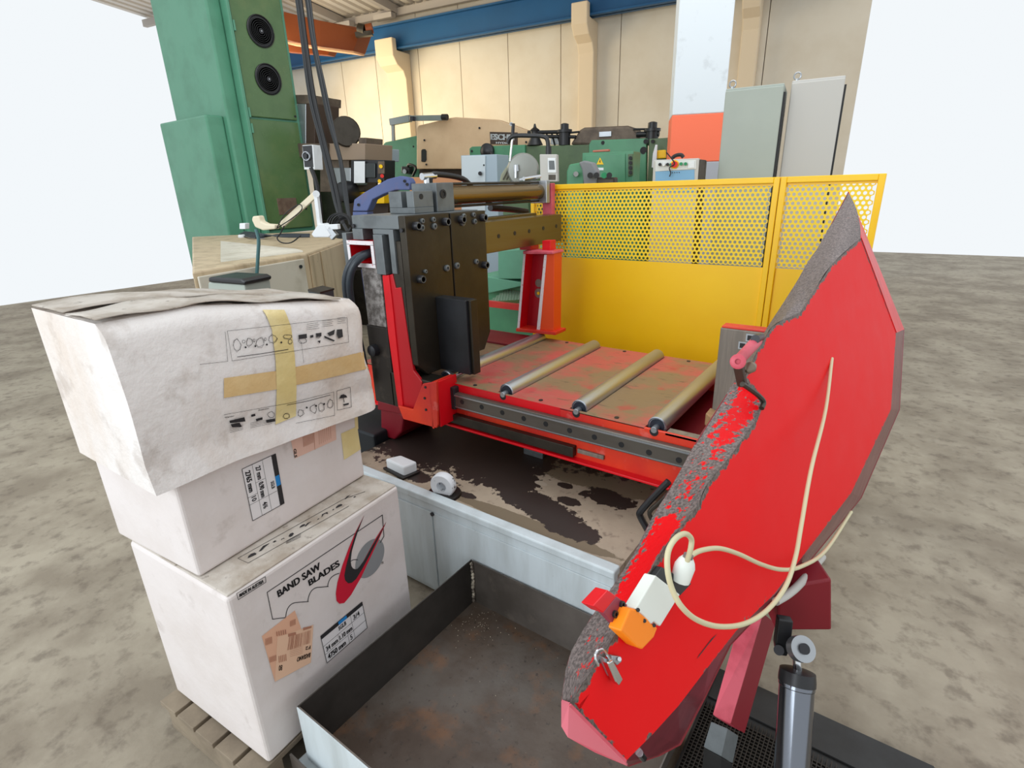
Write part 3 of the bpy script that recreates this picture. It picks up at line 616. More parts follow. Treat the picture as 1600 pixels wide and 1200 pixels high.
MB().prism([p.w(*q) for q in ((325, 470), (325, 441), (382, 445), (387, 475))], -p.n*.15).build('casing', m_grey, gbx, bevel=.006)
MB().prism([p.w(*q, .01) for q in ((325, 441), (325, 433), (376, 436), (383, 440), (382, 446))], -p.n*.16).build('lid', m_black_pl, gbx, bevel=.008); MB().prism([p.w(*q, -.04) for q in ((340, 471), (370, 471), (370, 420), (340, 420))], -p.n*.06).build('mounting_post', m_grey, gbx)
lbx = thing('black_limit_housing', 'small black square housing between the top box and the clamp tower', 'housing', atd(503, 475, 2.3))
p = upright(490, 460, 2.3, 15)
MB().prism([p.w(*q) for q in ((483, 480), (481, 453), (500, 457), (503, 482))], -p.n*.09).build('casing', mat('dark_greygreen', (62, 70, 72), .4, .2), lbx, bevel=.003); MB().prism([p.w(*q, -.02) for q in ((486, 478), (500, 478), (500, 420), (486, 420))], -p.n*.05).build('mounting_post', m_dkmetal, lbx)
MB().prism([p.w(481, 452, .002), p.w(500, 456.5, .002), p.w(500, 459, .002), p.w(481, 455, .002)], -p.n*.095).build('lid', m_dkmetal, lbx)
for q in ((484, 459), (496, 461)): MB().cyl(p.w(*q, 0), p.w(*q, .004), .006).build('screw', m_black, lbx)
MB().cyl(p.w(513, 466, -.03), p.w(513, 482, -.03), .025).build('switch_body', m_black_pl, lbx, smooth=True)
# work lamp
lp = thing('work_lamp', 'white folding work lamp arm standing on the beige cabinet', 'lamp', atz(505, 366, ZK))
p = upright(480, 330, 3.3, 20)
MB().bar(p.w(440, 352), p.w(494, 303), .02, .035).build('lower_arm', m_cream, lp, bevel=.003)
MB().bar(p.w(494, 302), p.w(500, 352), .025, .025).build('upper_arm', m_white, lp, bevel=.003)
MB().cyl(p.w(494, 303, .015), p.w(494, 303, -.015), .02).build('elbow_joint', m_white, lp)
MB().prism([p.w(*q, .02) for q in ((486, 366), (497, 350), (505, 349), (517, 368), (513, 371), (490, 371))], -p.n*.06).build('lamp_head', m_white, lp, bevel=.006)
MB().bar(p.w(505, 355), p.w(530, 354), .03, .03).build('crossbar', m_white, lp, bevel=.003)
MB().bar(p.w(513, 357), p.w(524, 371), .03, .05).build('clamp', m_zinc, lp, bevel=.003)
MB().tube([p.w(*q, .03) for q in ((444, 353), (438, 365), (433, 372), (440, 379), (455, 379), (470, 368))], .004, 6).build('thin_cable', m_black, lp, smooth=True)
MB().tube([p.w(*q, .03) for q in ((432, 357), (445, 335), (462, 322), (470, 320), (471, 328), (455, 342), (432, 357))], .003, 6).build('thin_cable', m_black, lp, smooth=True)
hs = thing('cream_handset', 'cream moulded handset lying on cables on the beige cabinet', 'handset', atz(410, 362, ZK))
MB().prism([p.w(*q, .05) for q in ((393, 344), (394, 338), (404, 337), (407, 346), (415, 350), (429, 351), (430, 358), (410, 360), (398, 355))], -p.n*.05).build('shell', m_cream, hs, bevel=.008)
MB().tube([p.w(*q, .05) for q in ((400, 358), (404, 375), (403, 400), (400, 440), (393, 470))], .011, 8).build('teal_cord', m_teal, hs, smooth=True)
fc = MB()
for k in range(5): fc.tube([atz(374+k*2, 366-k, ZK+.012+.006*k), atz(400, 372-k*2, ZK+.02+.006*k), atz(440, 366+k, ZK+.02+.006*k), atz(484, 366+k, ZK+.012+.006*k)], .007, 6)
tag(fc.build('cable_bundle', m_hose, None, smooth=True), 'bundle of dark cables lying on the beige cabinet', 'cable')
for i, (x_, y_) in enumerate(((378, 371), (408, 373))):
    c = atz(x_, y_, ZK+.001); tag(MB().lathe(c, (0, 0, 1), [(0, .035), (.02, .035), (.028, .028)], 20).build('round_cap', m_white, None, smooth=True), ['left white round cap on the beige cabinet', 'right white round cap below the cream handset'][i], 'cap', 'white caps on the beige cabinet')
jb = MB().prism([p.w(*q, 0) for q in ((374, 358), (374, 349), (383, 349), (383, 358))], -p.n*.04).build('white_plug_box', m_white, None, bevel=.003)
tag(jb, 'little white plug box left of the cream handset', 'box')

# ================================================================ YELLOW FENCE
FY = 3.06
def perf(x0, x1, z0, z1, y, pitch, r, par):
    mb = MB(); rowh = pitch*.866; nr = int((z1-z0)/rowh); nc = int((x1-x0)/pitch); n = 12
    for j in range(nr):
        for i in range(nc):
            cx = x0+(i+.5+(.5 if j % 2 else 0)*1)*pitch; cz = z1-(j+.5)*rowh
            if cx+pitch/2 > x1+.002: continue
            inner = [(cx+r*math.cos(2*math.pi*k/n+math.pi/2), y, cz+r*math.sin(2*math.pi*k/n+math.pi/2)) for k in range(n)]
            outer = []
            for k in range(n):
                a = 2*math.pi*k/n+math.pi/2; rr = (pitch/2/math.cos(math.pi/6)) if k % 2 == 0 else pitch/2
                outer.append((cx+rr*math.cos(a), y, cz+rr*math.sin(a)))
            mb.add(inner+outer, [(k, (k+1) % n, n+(k+1) % n, n+k) for k in range(n)])
    return mb.build('perforated_sheet', m_yellow2, par, recalc=False, solid=.0015)
def fence(x0, x1, label, z0=.12, z1=1.715):
    f = thing('yellow_guard_panel', label, 'fence', ((x0+x1)/2, FY, 0), 'yellow guard panels')
    t = .028
    B(x0, x0+t, FY-.02, FY+.02, z0, z1).build('stile', m_yellow, f, bevel=.003)
    B(x1-t, x1, FY-.02, FY+.02, z0, z1).build('stile', m_yellow, f, bevel=.003)
    B(x0+t, x1-t, FY-.02, FY+.02, z1-t, z1).build('top_rail', m_yellow, f, bevel=.003)
    B(x0+t, x1-t, FY-.02, FY+.02, z0, z0+t).build('bottom_rail', m_yellow, f, bevel=.003)
    zp = aty(1000, 410, FY).z
    perf(x0+t, x1-t, zp, z1-t, FY, .0245, .0080, f)
    B(x0+t, x1-t, FY-.0035, FY+.0005, z0+t, zp+.008).build('solid_sheet', m_yellow, f)
    B(x0+t, x1-t, FY-.0035, FY+.0005, z1-t-.012, z1-t).build('sheet_margin', m_yellow, f)
    for xx in (x0+.015, x1-.015): B(xx-.02, xx+.02, FY-.03, FY+.03, 0, z0).build('foot', m_yellow, f, bevel=.003)
    return f
fence(aty(832, 340, FY).x, aty(1217.5, 300, FY).x, 'wide yellow guard panel, perforated at the top, behind the roller table')
fence(aty(1218.6, 300, FY).x, -.14, 'narrow yellow guard panel cut off by the right edge of the photograph')

# green conveyor seen between tower and red post
gcv = thing('green_chip_conveyor', 'green chip conveyor with perforated cover, behind the red post', 'conveyor', (-2.7, 3.5, 0))
p = upright(800, 415, 3.75, 0)
MB().prism([p.w(*q) for q in ((778, 436), (778, 392), (835, 388), (835, 436))], -p.n*.4).build('motor_box', m_green_lt, gcv, bevel=.006)
MB().prism([p.w(*q, -.1) for q in ((745, 640), (745, 430), (835, 430), (835, 640))], -p.n*.6).build('housing', m_green, gcv, bevel=.01)
MB().prism([p.w(*q, .0) for q in ((745, 455), (760, 432), (820, 442), (820, 446), (764, 458))], -p.n*.1).build('sloping_guard', m_green_lt, gcv, bevel=.005)
pm = MB(); o_ = p.w(762, 474, .16); ea = (p.w(815, 458, .16)-o_); eb = (p.w(762, 458, -.05)-p.w(762, 474, .16))
ea.z = 0; L = ea.length; ea.normalize()
eb = V((0, 1, .25)).normalized(); pt = .024
for j in range(12):
    for i in range(int(L/pt)+1):
        c = o_+ea*((i+(.5 if j % 2 else 0))*pt)+eb*(j*pt*.866); ring = []; out = []
        for k in range(8):
            a_ = math.pi*k/4; ring.append(c+ea*(.007*math.cos(a_))+eb*(.007*math.sin(a_)))
            out.append(c+ea*(max(-.5, min(.5, .72*math.cos(a_)))*pt)+eb*(max(-.5, min(.5, .72*math.sin(a_)))*pt*.866))
        pm.add(ring+out, [(k, (k+1) % 8, 8+(k+1) % 8, 8+k) for k in range(8)])
pm.build('perforated_cover', mat('green_perforated', (120, 140, 120), .5, .2), gcv, recalc=False, solid=.002)
MB().bar(p.w(750, 474, .25), p.w(830, 470, .25), .02, .02).build('cover_rim', m_green_dk, gcv)

# ================================================================ SAW BASE
ZT = .5; YF = 1.36
sbs = thing('saw_base_cabinet', 'white saw base cabinet with oily stained beige top', 'machine base', (-1.3, 2.0, 0))
XE = -.60
B(-2.02, XE, YF+.03, 2.74, .02, ZT-.004).build('bed_top', m_basetop, sbs)
B(-2.02, XE, YF, YF+.03, .02, ZT-.02).build('front_panel', m_basew, sbs, bevel=.004)
B(-2.02, XE+.004, YF-.012, YF+.035, ZT-.02, ZT+.012).build('front_lip', m_basew, sbs, bevel=.006)
xs = aty(682, 860, YF).x
B(-1.93, xs-.004, YF-.006, YF, .04, ZT-.06).build('hatch_door', m_basew, sbs, bevel=.003)
B(xs+.004, XE-.01, YF-.005, YF, .04, ZT-.06).build('front_cover', m_basew, sbs, bevel=.003)
c = aty(676, 803, YF-.006); MB().cyl(c, c+V((0, -.006, 0)), .009).build('screw', m_bolt, sbs)
B(-2.02, XE, 1.8, 2.74, 0, .02).build('foot_plate', m_dkmetal, sbs)
def btop(x, y): return atz(x, y, ZT-.004)
# small white junction block + lug
c = btop(628, 738)
jbk = thing('white_block', 'small white square block on the oily saw bed, beside the boxes', 'block', c)
e1 = btop(640, 742)
a0, a1, a2, a3 = btop(604, 733), btop(632, 747), btop(653, 738), btop(628, 727)
MB().prism([a0, a1, a2, a3], (0, 0, .055)).build('cover', m_white, jbk, bevel=.008)
MB().prism([a0+V((-.012, -.012, 0)), a1+V((.012, -.02, 0)), a2+V((.016, 0, 0)), a3+V((0, .016, 0))], (0, 0, .012)).build('greasy_gasket', mat('black_grease', (26, 22, 20), .35), jbk, bevel=.004)
c = btop(694, 772)
lug = thing('lifting_lug', 'white chipped round lug with a hole standing on the saw bed', 'lug', c)
cc_ = c+V((0, 0, .045)); dl = V((.25, -1, 0)).normalized()
MB().lathe(cc_-dl*.02, dl, [(0, .022), (0, .05), (.006, .054), (.034, .054), (.04, .05), (.04, .022), (0, .022)], 28).build('ring', mat('lug_white_chipped', (226, 230, 234), .5, layers=[((50, 44, 40), 30, .62, .03, .95)]), lug, smooth=True)
MB().lathe(c, (0, 0, 1), [(0, .075), (.008, .07), (.012, .05)], 20).build('greasy_foot', MATS['black_grease'], lug, smooth=True)
# small steel block beneath beam
tag(MB().prism([btop(818, 709), btop(848, 718), btop(852, 710), btop(824, 702)], (0, 0, .03)).build('steel_block', m_barsteel, None, bevel=.003), 'small grey steel block on the saw bed under the red beam', 'block')
# dark block in the gap left of base; its shade is in the colour
dk = B(-2.35, -2.03, 1.58, 2.4, 0, .55).build('dark_gap_block', mat('dark_blue_steel', (26, 32, 38), .5, .2), None, bevel=.01)
tag(dk, 'dark block standing in for the shaded gap between the boxes and the saw bed', 'housing')

# ================================================================ ROLLER TABLE
TZ = .85
rt_ = thing('roller_table', 'red worn roller table with four steel rollers and a linear guide rail', 'conveyor', (-1.3, 2.2, .5))
YB = 1.765
rx = [-1.70, -1.342, -.975, -.648]
edges = [-2.28]+[v for x in rx for v in (x-.038, x+.038)]
for k in range(0, 8, 2):
    B(edges[k], edges[k+1], YB, 2.66, TZ-.008, TZ).build('deck_plate', m_plate, rt_, bevel=.001)
for x in rx[:3]:
    B(x-.038, x+.038, YB, YB+.014, TZ-.008, TZ).build('deck_plate', m_plate, rt_, bevel=.001); B(x-.038, x+.038, 2.638, 2.66, TZ-.008, TZ).build('deck_plate', m_plate, rt_, bevel=.001)
B(-2.28, -.36, YB, YB+.012, .640, TZ-.002).build('front_beam', m_redor, rt_, bevel=.002)
B(-1.66, -1.05, YB-.001, YB, .745, TZ-.002).build('front_beam_fresh_paint', m_red, rt_)
B(-2.28, -.36, YB-.035, YB+.012, .636, .646).build('lower_flange', m_red, rt_, bevel=.002)
B(-2.28, -.36, 2.64, 2.655, .66, TZ-.008).build('rear_beam', m_redor, rt_, bevel=.002)
B(-.605, -.36, YB, YB+.05, TZ-.012, TZ-.004).build('end_strip', m_jawgrey, rt_)
B(-1.0, -.36, YB+.05, 2.64, .702, .712).build('lower_web', m_red_dk, rt_)
for x in (-2.2, -1.2, -.45): B(x-.02, x+.02, YB+.012, 2.64, .66, .70).build('cross_member', m_red_dk, rt_)
# table legs down to bed
for x in (-2.22, -.85):
    for y in (2.0, 2.55): B(x-.03, x+.03, y-.03, y+.03, ZT, .66).build('support_leg', m_red_dk, rt_, bevel=.003)
rail = B(-1.70, -.40, YB-.03, YB-.0005, .738, .812).build('guide_rail', mat('oiled_rail_steel', (96, 90, 82), .35, .3, layers=[((70, 64, 58), 8, .52, .1, .6, (.3, 1, 1))]), rt_, bevel=.004)
B(-1.70, -.40, YB-.034, YB-.03, .800, .806).build('rail_bead', m_zinc, rail); B(-1.70, -.40, YB-.033, YB-.029, .744, .748).build('rail_bead', m_zinc, rail)
n = 0
for (x_, y_) in ((722, 628), (752.6, 636), (784.8, 644.7), (818.3, 654), (852.7, 662.5), (890, 672.6), (928.8, 683), (970.8, 694.8), (1014, 707), (1060.8, 719)):
    c = aty(x_, y_, YB-.03); MB().lathe(c+V((0, .001, 0)), (0, -1, 0), [(0, .0115), (.0022, .0115)], 18).build('bolt_hole', m_black, rail)
db_x = aty(897, 705, YB-.02).x
B(-1.72, db_x, YB-.03, YB, .655, .700).build('lower_guide_bar', m_dkmetal, rt_, bevel=.002)
B(db_x+.01, aty(945, 713, YB).x, YB-.012, YB, .672, .690).build('slot_insert', m_jawgrey, rt_, bevel=.002)
for x in rx:
    ro = MB().lathe((x, 1.789, TZ+.003), (0, 1, 0), [(.004, .030), (.0, .0335), (.003, .0365), (.842, .0365), (.845, .0345), (.845, .024)], 36).build('roller', m_roller, rt_, smooth=True)
    MB().lathe((x, 1.790, TZ+.003), (0, 1, 0), [(0, .012), (0, .028), (.01, .030), (.01, .012)], 24).build('bearing', mat('dark_blue_bearing', (36, 44, 56), .4, .3), ro, smooth=True)
    MB().lathe((x, 1.760, TZ-.002), (0, 1, 0), [(0, .011), (.002, .013), (.05, .013)], 14).build('shaft_end', m_zinc, ro, smooth=True)
    MB().lathe((x, 1.7645, TZ-.010), (0, -1, 0), [(0, .017), (.0008, .017), (.0008, .012)], 18).build('shaft_notch', m_black, ro)
for x in (-1.52, -1.16, -.81):
    for y in (1.79, 2.63): MB().cyl((x, y, TZ), (x, y, TZ+.003), .009).build('countersunk_screw', m_bolt, rt_)
B(-2.26, -1.72, 2.40, 2.62, TZ, TZ+.012).build('rear_strip', m_red_dk, rt_, bevel=.002)
# orange strip seen through the gap
B(-2.5, -1.72, 2.72, 2.745, .98, 1.02).build('orange_cross_bar', m_redor, rt_, bevel=.002)

# fixed jaw (grey vertical plate)
fj = thing('fixed_vise_jaw', 'grey ground steel vise plate standing at the right end of the roller table', 'vise jaw', (-.5, 2.15, TZ))
yj = 2.02
a = aty(1126, 512, yj); b = aty(1112, 642, yj); c = aty(1195, 521, yj)
B(b.x, c.x+.06, yj, yj+.05, b.z, a.z).build('plate', m_jawgrey, fj, bevel=.004)
B(b.x+.004, c.x+.06, yj+.002, yj+.055, a.z, a.z+.008).build('red_top_strip', m_redor, fj, bevel=.002)
for q in ((1172, 528), (1160, 540)):
    p_ = aty(*q, yj-.001); B(p_.x-.014, p_.x+.014, yj-.002, yj+.01, p_.z-.014, p_.z+.014).build('square_pocket', m_zinc, fj); B(p_.x-.009, p_.x+.009, yj-.003, yj, p_.z-.009, p_.z+.009).build('pocket_bore', m_black, fj)
B(b.x+.05, c.x+.04, yj+.05, 2.5, .7, .95).build('jaw_carrier', m_red_dk, fj, bevel=.005)
wd = MB().prism([atz(1101, 664, TZ-.03), atz(1108, 655, TZ-.03), atz(1128, 664, TZ-.03), atz(1116, 678, TZ-.03)], (0, 0, .05)).build('wood_block', m_wood, None, bevel=.004)
tag(wd, 'small raw wood block at the foot of the grey vise plate', 'block')

# ================================================================ FEED VISE TOWER
fv = thing('feed_vise_tower', 'tall dark steel feed vise with red carriage at the left end of the rollers', 'vise', (-1.9, 1.9, .5))
XF = -1.745; Y0 = 1.66
pl_ = MB().prism([(XF, Y0, 1.605), (XF, 1.937, 1.605), (XF, 1.937, .915), (XF, 1.90, .885), (XF, 1.72, .885), (XF, Y0, .945)], (-.04, 0, 0)).build('face_plate', m_gun, fv, bevel=.003)
pr_ = MB().prism([(XF, 1.945, 1.602), (XF, 2.205, 1.602), (XF, 2.205, .985), (XF, 2.15, .90), (XF, 1.945, .90)], (-.04, 0, 0)).build('face_plate', m_gun, fv, bevel=.003)
B(-2.09, -1.787, Y0, 2.2, 1.549, 1.606).build('top_plate', m_barsteel, fv, bevel=.003)
B(-1.93, -1.787, Y0+.10, 2.2, .95, 1.545).build('slide_body', m_dkmetal, fv, bevel=.003)
B(-1.85, -1.787, Y0+.0, Y0+.02, .95, 1.5).build('slide_cover', m_dkmetal, fv, bevel=.002)
def onp(px, py): return atx(540+px*.225, 270+py*.225, XF)
for (x_, y_) in ((480, 370), (685, 340), (795, 325), (945, 312), (512, 738), (958, 640)):
    c = onp(x_, y_); bo = MB().lathe(c, (1, 0, 0), [(0, .018), (.024, .018), (.026, .0165), (.026, .010), (.014, .010)], 20).build('cap_screw', m_bolt, fv, smooth=True)
    MB().lathe(c+V((.0255, 0, 0)), (1, 0, 0), [(0, .0155), (.0015, .0150), (.0015, .0135), (0, .013)], 20).build('bright_rim', m_barsteel, bo, smooth=True)
for (x_, y_, r_) in ((528, 335, .011), (605, 325, .011), (817, 300, .011), (885, 292, .011), (525, 382, .014), (612, 372, .014), (810, 350, .013), (893, 338, .013), (700, 662, .015), (770, 645, .015), (905, 617, .013), (550, 685, .009)):
    c = onp(x_, y_); MB().lathe(c, (1, 0, 0), [(0, r_), (.009, r_), (.011, r_*.8), (.011, r_*.45), (.004, r_*.45)], 18).build('small_screw', m_barsteel, fv, smooth=True)
# jaw at front
jw = B(XF, -1.56, 1.805, 1.868, .888, 1.238).build('feed_jaw', mat('blue_black_steel', (44, 46, 50), .4, .4, layers=[((30, 30, 32), 6, .5, .1, .6)]), fv, bevel=.003)
B(-1.56, -1.545, 1.82, 1.866, .888, 1.236).build('jaw_facing', m_gun, jw, bevel=.002)
# top clevis
xk0, xk1 = -1.985, -1.825
cl = MB(); cl.box(xk0, xk1, 1.80, 1.925, 1.607, 1.632); cl.box(xk0, xk0+.082, 1.80, 1.925, 1.632, 1.702); cl.box(xk1-.045, xk1, 1.80, 1.925, 1.632, 1.702)
cl.build('clevis', m_barsteel, fv, bevel=.002)
c = atx(658, 307, xk1); MB().cyl(c, c+V((.002, 0, 0)), .012).build('clevis_pin_hole', m_black, fv)
ek = B(-1.98, xk1+.005, 1.945, 2.065, 1.607, 1.735).build('cylinder_end_block', m_barsteel, fv, bevel=.003)
c = atx(692, 303, xk1+.005); MB().lathe(c, (1, 0, 0), [(0, .02), (.004, .02), (.004, .012), (.001, .012)], 20).build('port', m_black, ek)
cx_ = -1.90
MB().cyl((cx_, 2.065, 1.677), (cx_, 2.93, 1.677), .045, n=36).build('hydraulic_cylinder', m_cyl, fv, smooth=True)
for dz, dx in ((.053, 0), (-.053, 0), (0, -.055)): MB().cyl((cx_+dx+.0, 2.065, 1.677+dz), (cx_+dx, 2.94, 1.677+dz), .007, n=10).build('tie_rod', m_dkmetal, fv, smooth=True)
B(cx_-.06, cx_+.06, 2.93, 2.97, 1.61, 1.74).build('cylinder_head', m_zinc, fv, bevel=.004)
MB().tube([(-1.93, 2.02, 1.735), (-1.93, 2.03, 1.765), (-1.93, 2.08, 1.775), (-1.96, 2.3, 1.755), (-2.05, 2.5, 1.70), (-2.15, 2.8, 1.60)], .014, 10).build('hydraulic_hose', m_black, fv, smooth=True)
MB().cyl((-1.93, 1.97, 1.765), (-1.93, 2.06, 1.77), .016).build('hose_fitting', m_chrome, fv, smooth=True); MB().cyl((-1.93, 2.0, 1.735), (-1.93, 2.0, 1.772), .014).build('hose_elbow', m_chrome, fv, smooth=True)
MB().cyl((-1.93, 2.82, 1.752), (-1.90, 2.95, 1.765), .012).build('hose_fitting', m_chrome, fv, smooth=True)
MB().tube([(-1.98, 2.55, 1.60), (-2.0, 2.75, 1.585), (-2.0, 2.95, 1.56)], .018, 8).build('lower_hose', m_black, fv, smooth=True)
bm_ = B(-1.86, -1.75, 2.205, 2.955, 1.39, 1.546).build('guide_bar', m_bronze, fv, bevel=.003)
B(-1.93, -1.861, 2.205, 2.85, 1.5, 1.558).build('rear_guide_bar', m_bronze, fv, bevel=.003)
for x_, y_ in ((1063, 440), (1175, 420), (1275, 405), (1373, 385), (1463, 370)):
    c = atx(540+x_*.225, 270+y_*.225, -1.75); MB().lathe(c, (1, 0, 0), [(0, .011), (.0015, .011), (.0015, .006)], 14).build('bar_hole', m_black, bm_)
# red square tube and side gibs
tb = MB(); x0, x1, z0, z1, t = -2.118, -1.938, 1.381, 1.497, .016
for bb in ((x0, x1, z0, z0+t), (x0, x1, z1-t, z1), (x0, x0+t, z0+t, z1-t), (x1-t, x1, z0+t, z1-t)): tb.box(bb[0], bb[1], Y0-.02, 2.9, bb[2], bb[3])
tub = tb.build('square_tube', m_red, fv)
tb = MB()
for bb in ((x0, x1, z0, z0+t), (x0, x1, z1-t, z1), (x0, x0+t, z0+t, z1-t), (x1-t, x1, z0+t, z1-t)): tb.box(bb[0]-.001, bb[1]+.001, Y0-.023, Y0-.0195, bb[2]-.001, bb[3]+.001)
tb.build('chipped_tube_end', m_edgechip, fv)
B(-2.15, -2.12, Y0-.02, 2.0, 1.355, 1.53).build('side_bar', m_barsteel, fv, bevel=.003)
B(-1.936, -1.878, Y0-.02, 2.05, 1.353, 1.527).build('side_bar', m_barsteel, fv, bevel=.003)
B(-2.09, -2.02, Y0-.005, Y0+.06, 1.50, 1.549).build('gib_block', m_barsteel, fv, bevel=.002); B(-1.95, -1.82, Y0-.005, Y0+.06, 1.527, 1.549).build('gib_block', m_barsteel, fv, bevel=.002)
B(-1.845, -1.815, Y0-.01, Y0+.03, 1.36, 1.549).build('gib_plate', m_barsteel, fv, bevel=.002)
for q in ((553, 353), (628, 360)):
    c = aty(*q, Y0-.005); MB().cyl(c, c+V((0, -.006, 0)), .009).build('gib_screw', m_bolt, fv)
# column below tube
B(-2.066, -1.937, Y0, 1.90, 1.10, 1.381).build('chipped_column', m_colchip, fv, bevel=.006)
B(-2.08, -1.932, Y0, 1.92, .70, 1.10).build('lower_column', mat('dark_column', (48, 42, 38), .45, .3, layers=[((80, 70, 62), 14, .6, .06, .6)]), fv, bevel=.006)
c = V((-2.03, Y0, .98)); MB().lathe(c, (0, -1, 0), [(0, .03), (.03, .028), (.035, .02)], 18).build('pivot_cap', m_bolt, fv, smooth=True)
def yp(pts, y, th, n_, m_, bev=.003, par=None): return MB().prism([aty(*q, y) for q in pts], (0, th, 0)).build(n_, m_, par or fv, bevel=bev)
yp([(597, 430), (607, 430), (612, 470), (630, 640), (622, 636), (606, 520)], Y0-.012, .012, 'red_edge_strip', m_red)
yp([(607, 430), (613, 428), (618, 450), (626, 449), (640, 545), (646, 579), (659, 597), (661, 664), (655, 658), (626, 645)], Y0-.005, .016, 'gusset_plate', mat('deep_red_paint', (186, 10, 26), .42), .003)
yp([(622, 634), (645, 640), (660, 600), (682, 596), (684, 664), (682, 669), (630, 655)], Y0-.03, .012, 'lower_skirt', m_redor, .003)
B(-1.66, -1.648, Y0-.03, 1.78, .66, .885).build('skirt_flange', m_redor, fv, bevel=.003)
B(-1.632, -1.622, Y0-.01, 1.78, .668, .89).build('skirt_flange', m_red, fv, bevel=.003)
for q in ((665, 605), (664, 622), (666, 640)):
    c = aty(*q, Y0-.03); MB().cyl(c, c+V((0, -.004, 0)), .006).build('rivet', m_bolt, fv)
yp([(594, 630), (631, 648), (627, 676), (616, 687), (602, 684), (595, 678)], Y0+.01, .25, 'red_foot', m_red_dk, .01)
yp([(590, 626), (640, 640), (640, 650), (590, 640)], Y0+.0, .3, 'carriage_bottom', m_red_dk, .004)
B(-1.95, -1.66, Y0+.0, 1.755, .70, .88).build('carriage_block', m_dkmetal, fv, bevel=.005)
B(-1.68, -1.60, YB-.035, YB+.02, .73, .84).build('guide_shoe', m_bolt, fv, bevel=.004)
MB().tube([(-1.65, 1.80, .87), (-1.62, 1.84, .885), (-1.60, 1.90, .875)], .008, 8).build('grease_line', m_chrome, fv, smooth=True)
for off in (0, .03):
    MB().tube([(-1.98-off, Y0+.25, 1.44), (-1.985-off, Y0+.05, 1.445), (-2.0-off, Y0-.06, 1.42), (-2.04-off, Y0-.09, 1.34), (-2.065-off, Y0-.08, 1.22), (-2.07-off, Y0-.06, 1.05), (-2.07-off, Y0-.04, .8)], .016, 12).build('hose', m_hose, fv, smooth=True)

# red post at the far side (open channel)
rp = thing('red_channel_post', 'red open channel post in front of the left end of the yellow fence', 'post', (-1.7, 2.68, TZ))
def py_(pts, y, th, n_, m_, bev=.003): return MB().prism([aty(*q, y) for q in pts], (0, th, 0)).build(n_, m_, rp, bevel=bev)
py_([(822, 396), (858, 396), (862, 520), (812, 513)], 2.70, .01, 'web', mat('crimson_paint', (170, 8, 30), .45))  # web red darkened for the shade inside the channel
py_([(818, 396), (821.5, 396), (812, 514), (808, 514)], 2.62, .08, 'left_flange', m_red); py_([(818, 396), (821, 396), (811.5, 514), (808, 514)], 2.617, .003, 'chipped_left_edge', m_edgechip, 0)
py_([(850, 398), (854, 398), (843, 519), (838, 517)], 2.62, .01, 'inner_lip', m_edgechip)
py_([(854, 397), (866, 391), (865, 522), (843, 520)], 2.625, .085, 'right_flange', mat('bright_orange_red', (232, 78, 24), .42))
py_([(817, 392), (863, 393), (864, 397), (817, 397)], 2.60, .12, 'top_plate', m_pink)
py_([(806, 513), (868, 519), (868, 524), (806, 518)], 2.60, .12, 'foot_plate', m_redor)
py_([(847, 376), (860, 376), (860, 393), (847, 393)], 2.66, .06, 'neck', m_red)
c = aty(842, 458, 2.699); MB().lathe(c, (0, -1, 0), [(0, .028), (.003, .028), (.003, .012)], 24).build('round_cutout_ring', m_jawgrey, rp)
MB().lathe(c+V((0, 0, .06)), (0, -1, 0), [(0, .024), (.002, .024)], 24).build('cutout_disc', m_jawgrey, rp)
MB().cyl(c, c+V((0, -.008, 0)), .009).build('yellow_plug', m_warn, rp)
py_([(847, 287), (862, 286), (862, 400), (849, 400)], 2.975, .04, 'upper_post', m_pink)
B(-1.86, -1.78, 2.66, 2.745, 1.36, 1.388).build('bar_saddle', m_red, rp, bevel=.003)

# ================================================================ CHIP TRAY (foreground)
tr = thing('chip_tray', 'large rusty steel chip tray with raised walls in the foreground', 'tray', (-.78, .95, 0))
TX0, TX1, TY0, TY1 = -1.21, -.31, .553, 1.345
B(TX0, TX1, TY0, TY1, .088, .098).build('tray_floor', m_tray, tr)
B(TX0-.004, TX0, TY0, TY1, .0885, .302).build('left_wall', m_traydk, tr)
B(TX0, TX1, TY1-.004, TY1, .098, .30).build('back_wall', m_trayw, tr)
B(TX0, TX1-.0, TY0, TY0+.004, .098, .30).build('near_wall', m_trayw, tr)
B(TX0-.004, TX1, TY0-.003, TY0, .088, .299).build('near_wall_painted_outside', m_basew, tr)
B(TX1-.004, TX1, TY0+.004, TY1-.004, .098, .16).build('right_wall', m_trayw, tr)
wd_ = MB(); 
for k in range(12): wd_.lathe((TX0+.006+random.uniform(-.002, .003), TY1-.010, .10+k*.0165), (0, 0, 1), [(0, .004), (.006, .0075), (.013, .0065), (.017, .003)], 8)
wd_.build('weld_seam', m_weld, tr, smooth=True)
B(TX0-.03, TX1-.1, TY0-.035, TY1-.1, .0, .15-.065).build('lower_pan', m_basew, tr, bevel=.004)
B(TX0-.034, TX1-.1, TY0-.04, TY0-.034, .0, .125).build('lower_pan_lip', m_trayw, tr)
cb_ = MB()
for k in range(110):
    x, y = (random.gauss(-1.13, .06), random.gauss(1.26, .05)) if k < 90 else (random.uniform(TX0+.03, TX1-.1), random.uniform(TY0+.05, TY1-.05))
    if not (TX0+.01 < x < TX1 and TY0+.01 < y < TY1-.01): continue
    s_ = random.uniform(.0007, .0018); cb_.lathe((x, y, .098), (random.uniform(-.5, .5), random.uniform(-.5, .5), 1), [(0, s_), (s_, s_*.8), (s_*1.6, s_*.3)], 5)
o = cb_.build('metal_chips', mat('pale_chips', (176, 164, 144), .6), None); o['kind'] = 'stuff'; tag(o, 'scattered pale metal chips on the rusty tray floor', 'metal chips')

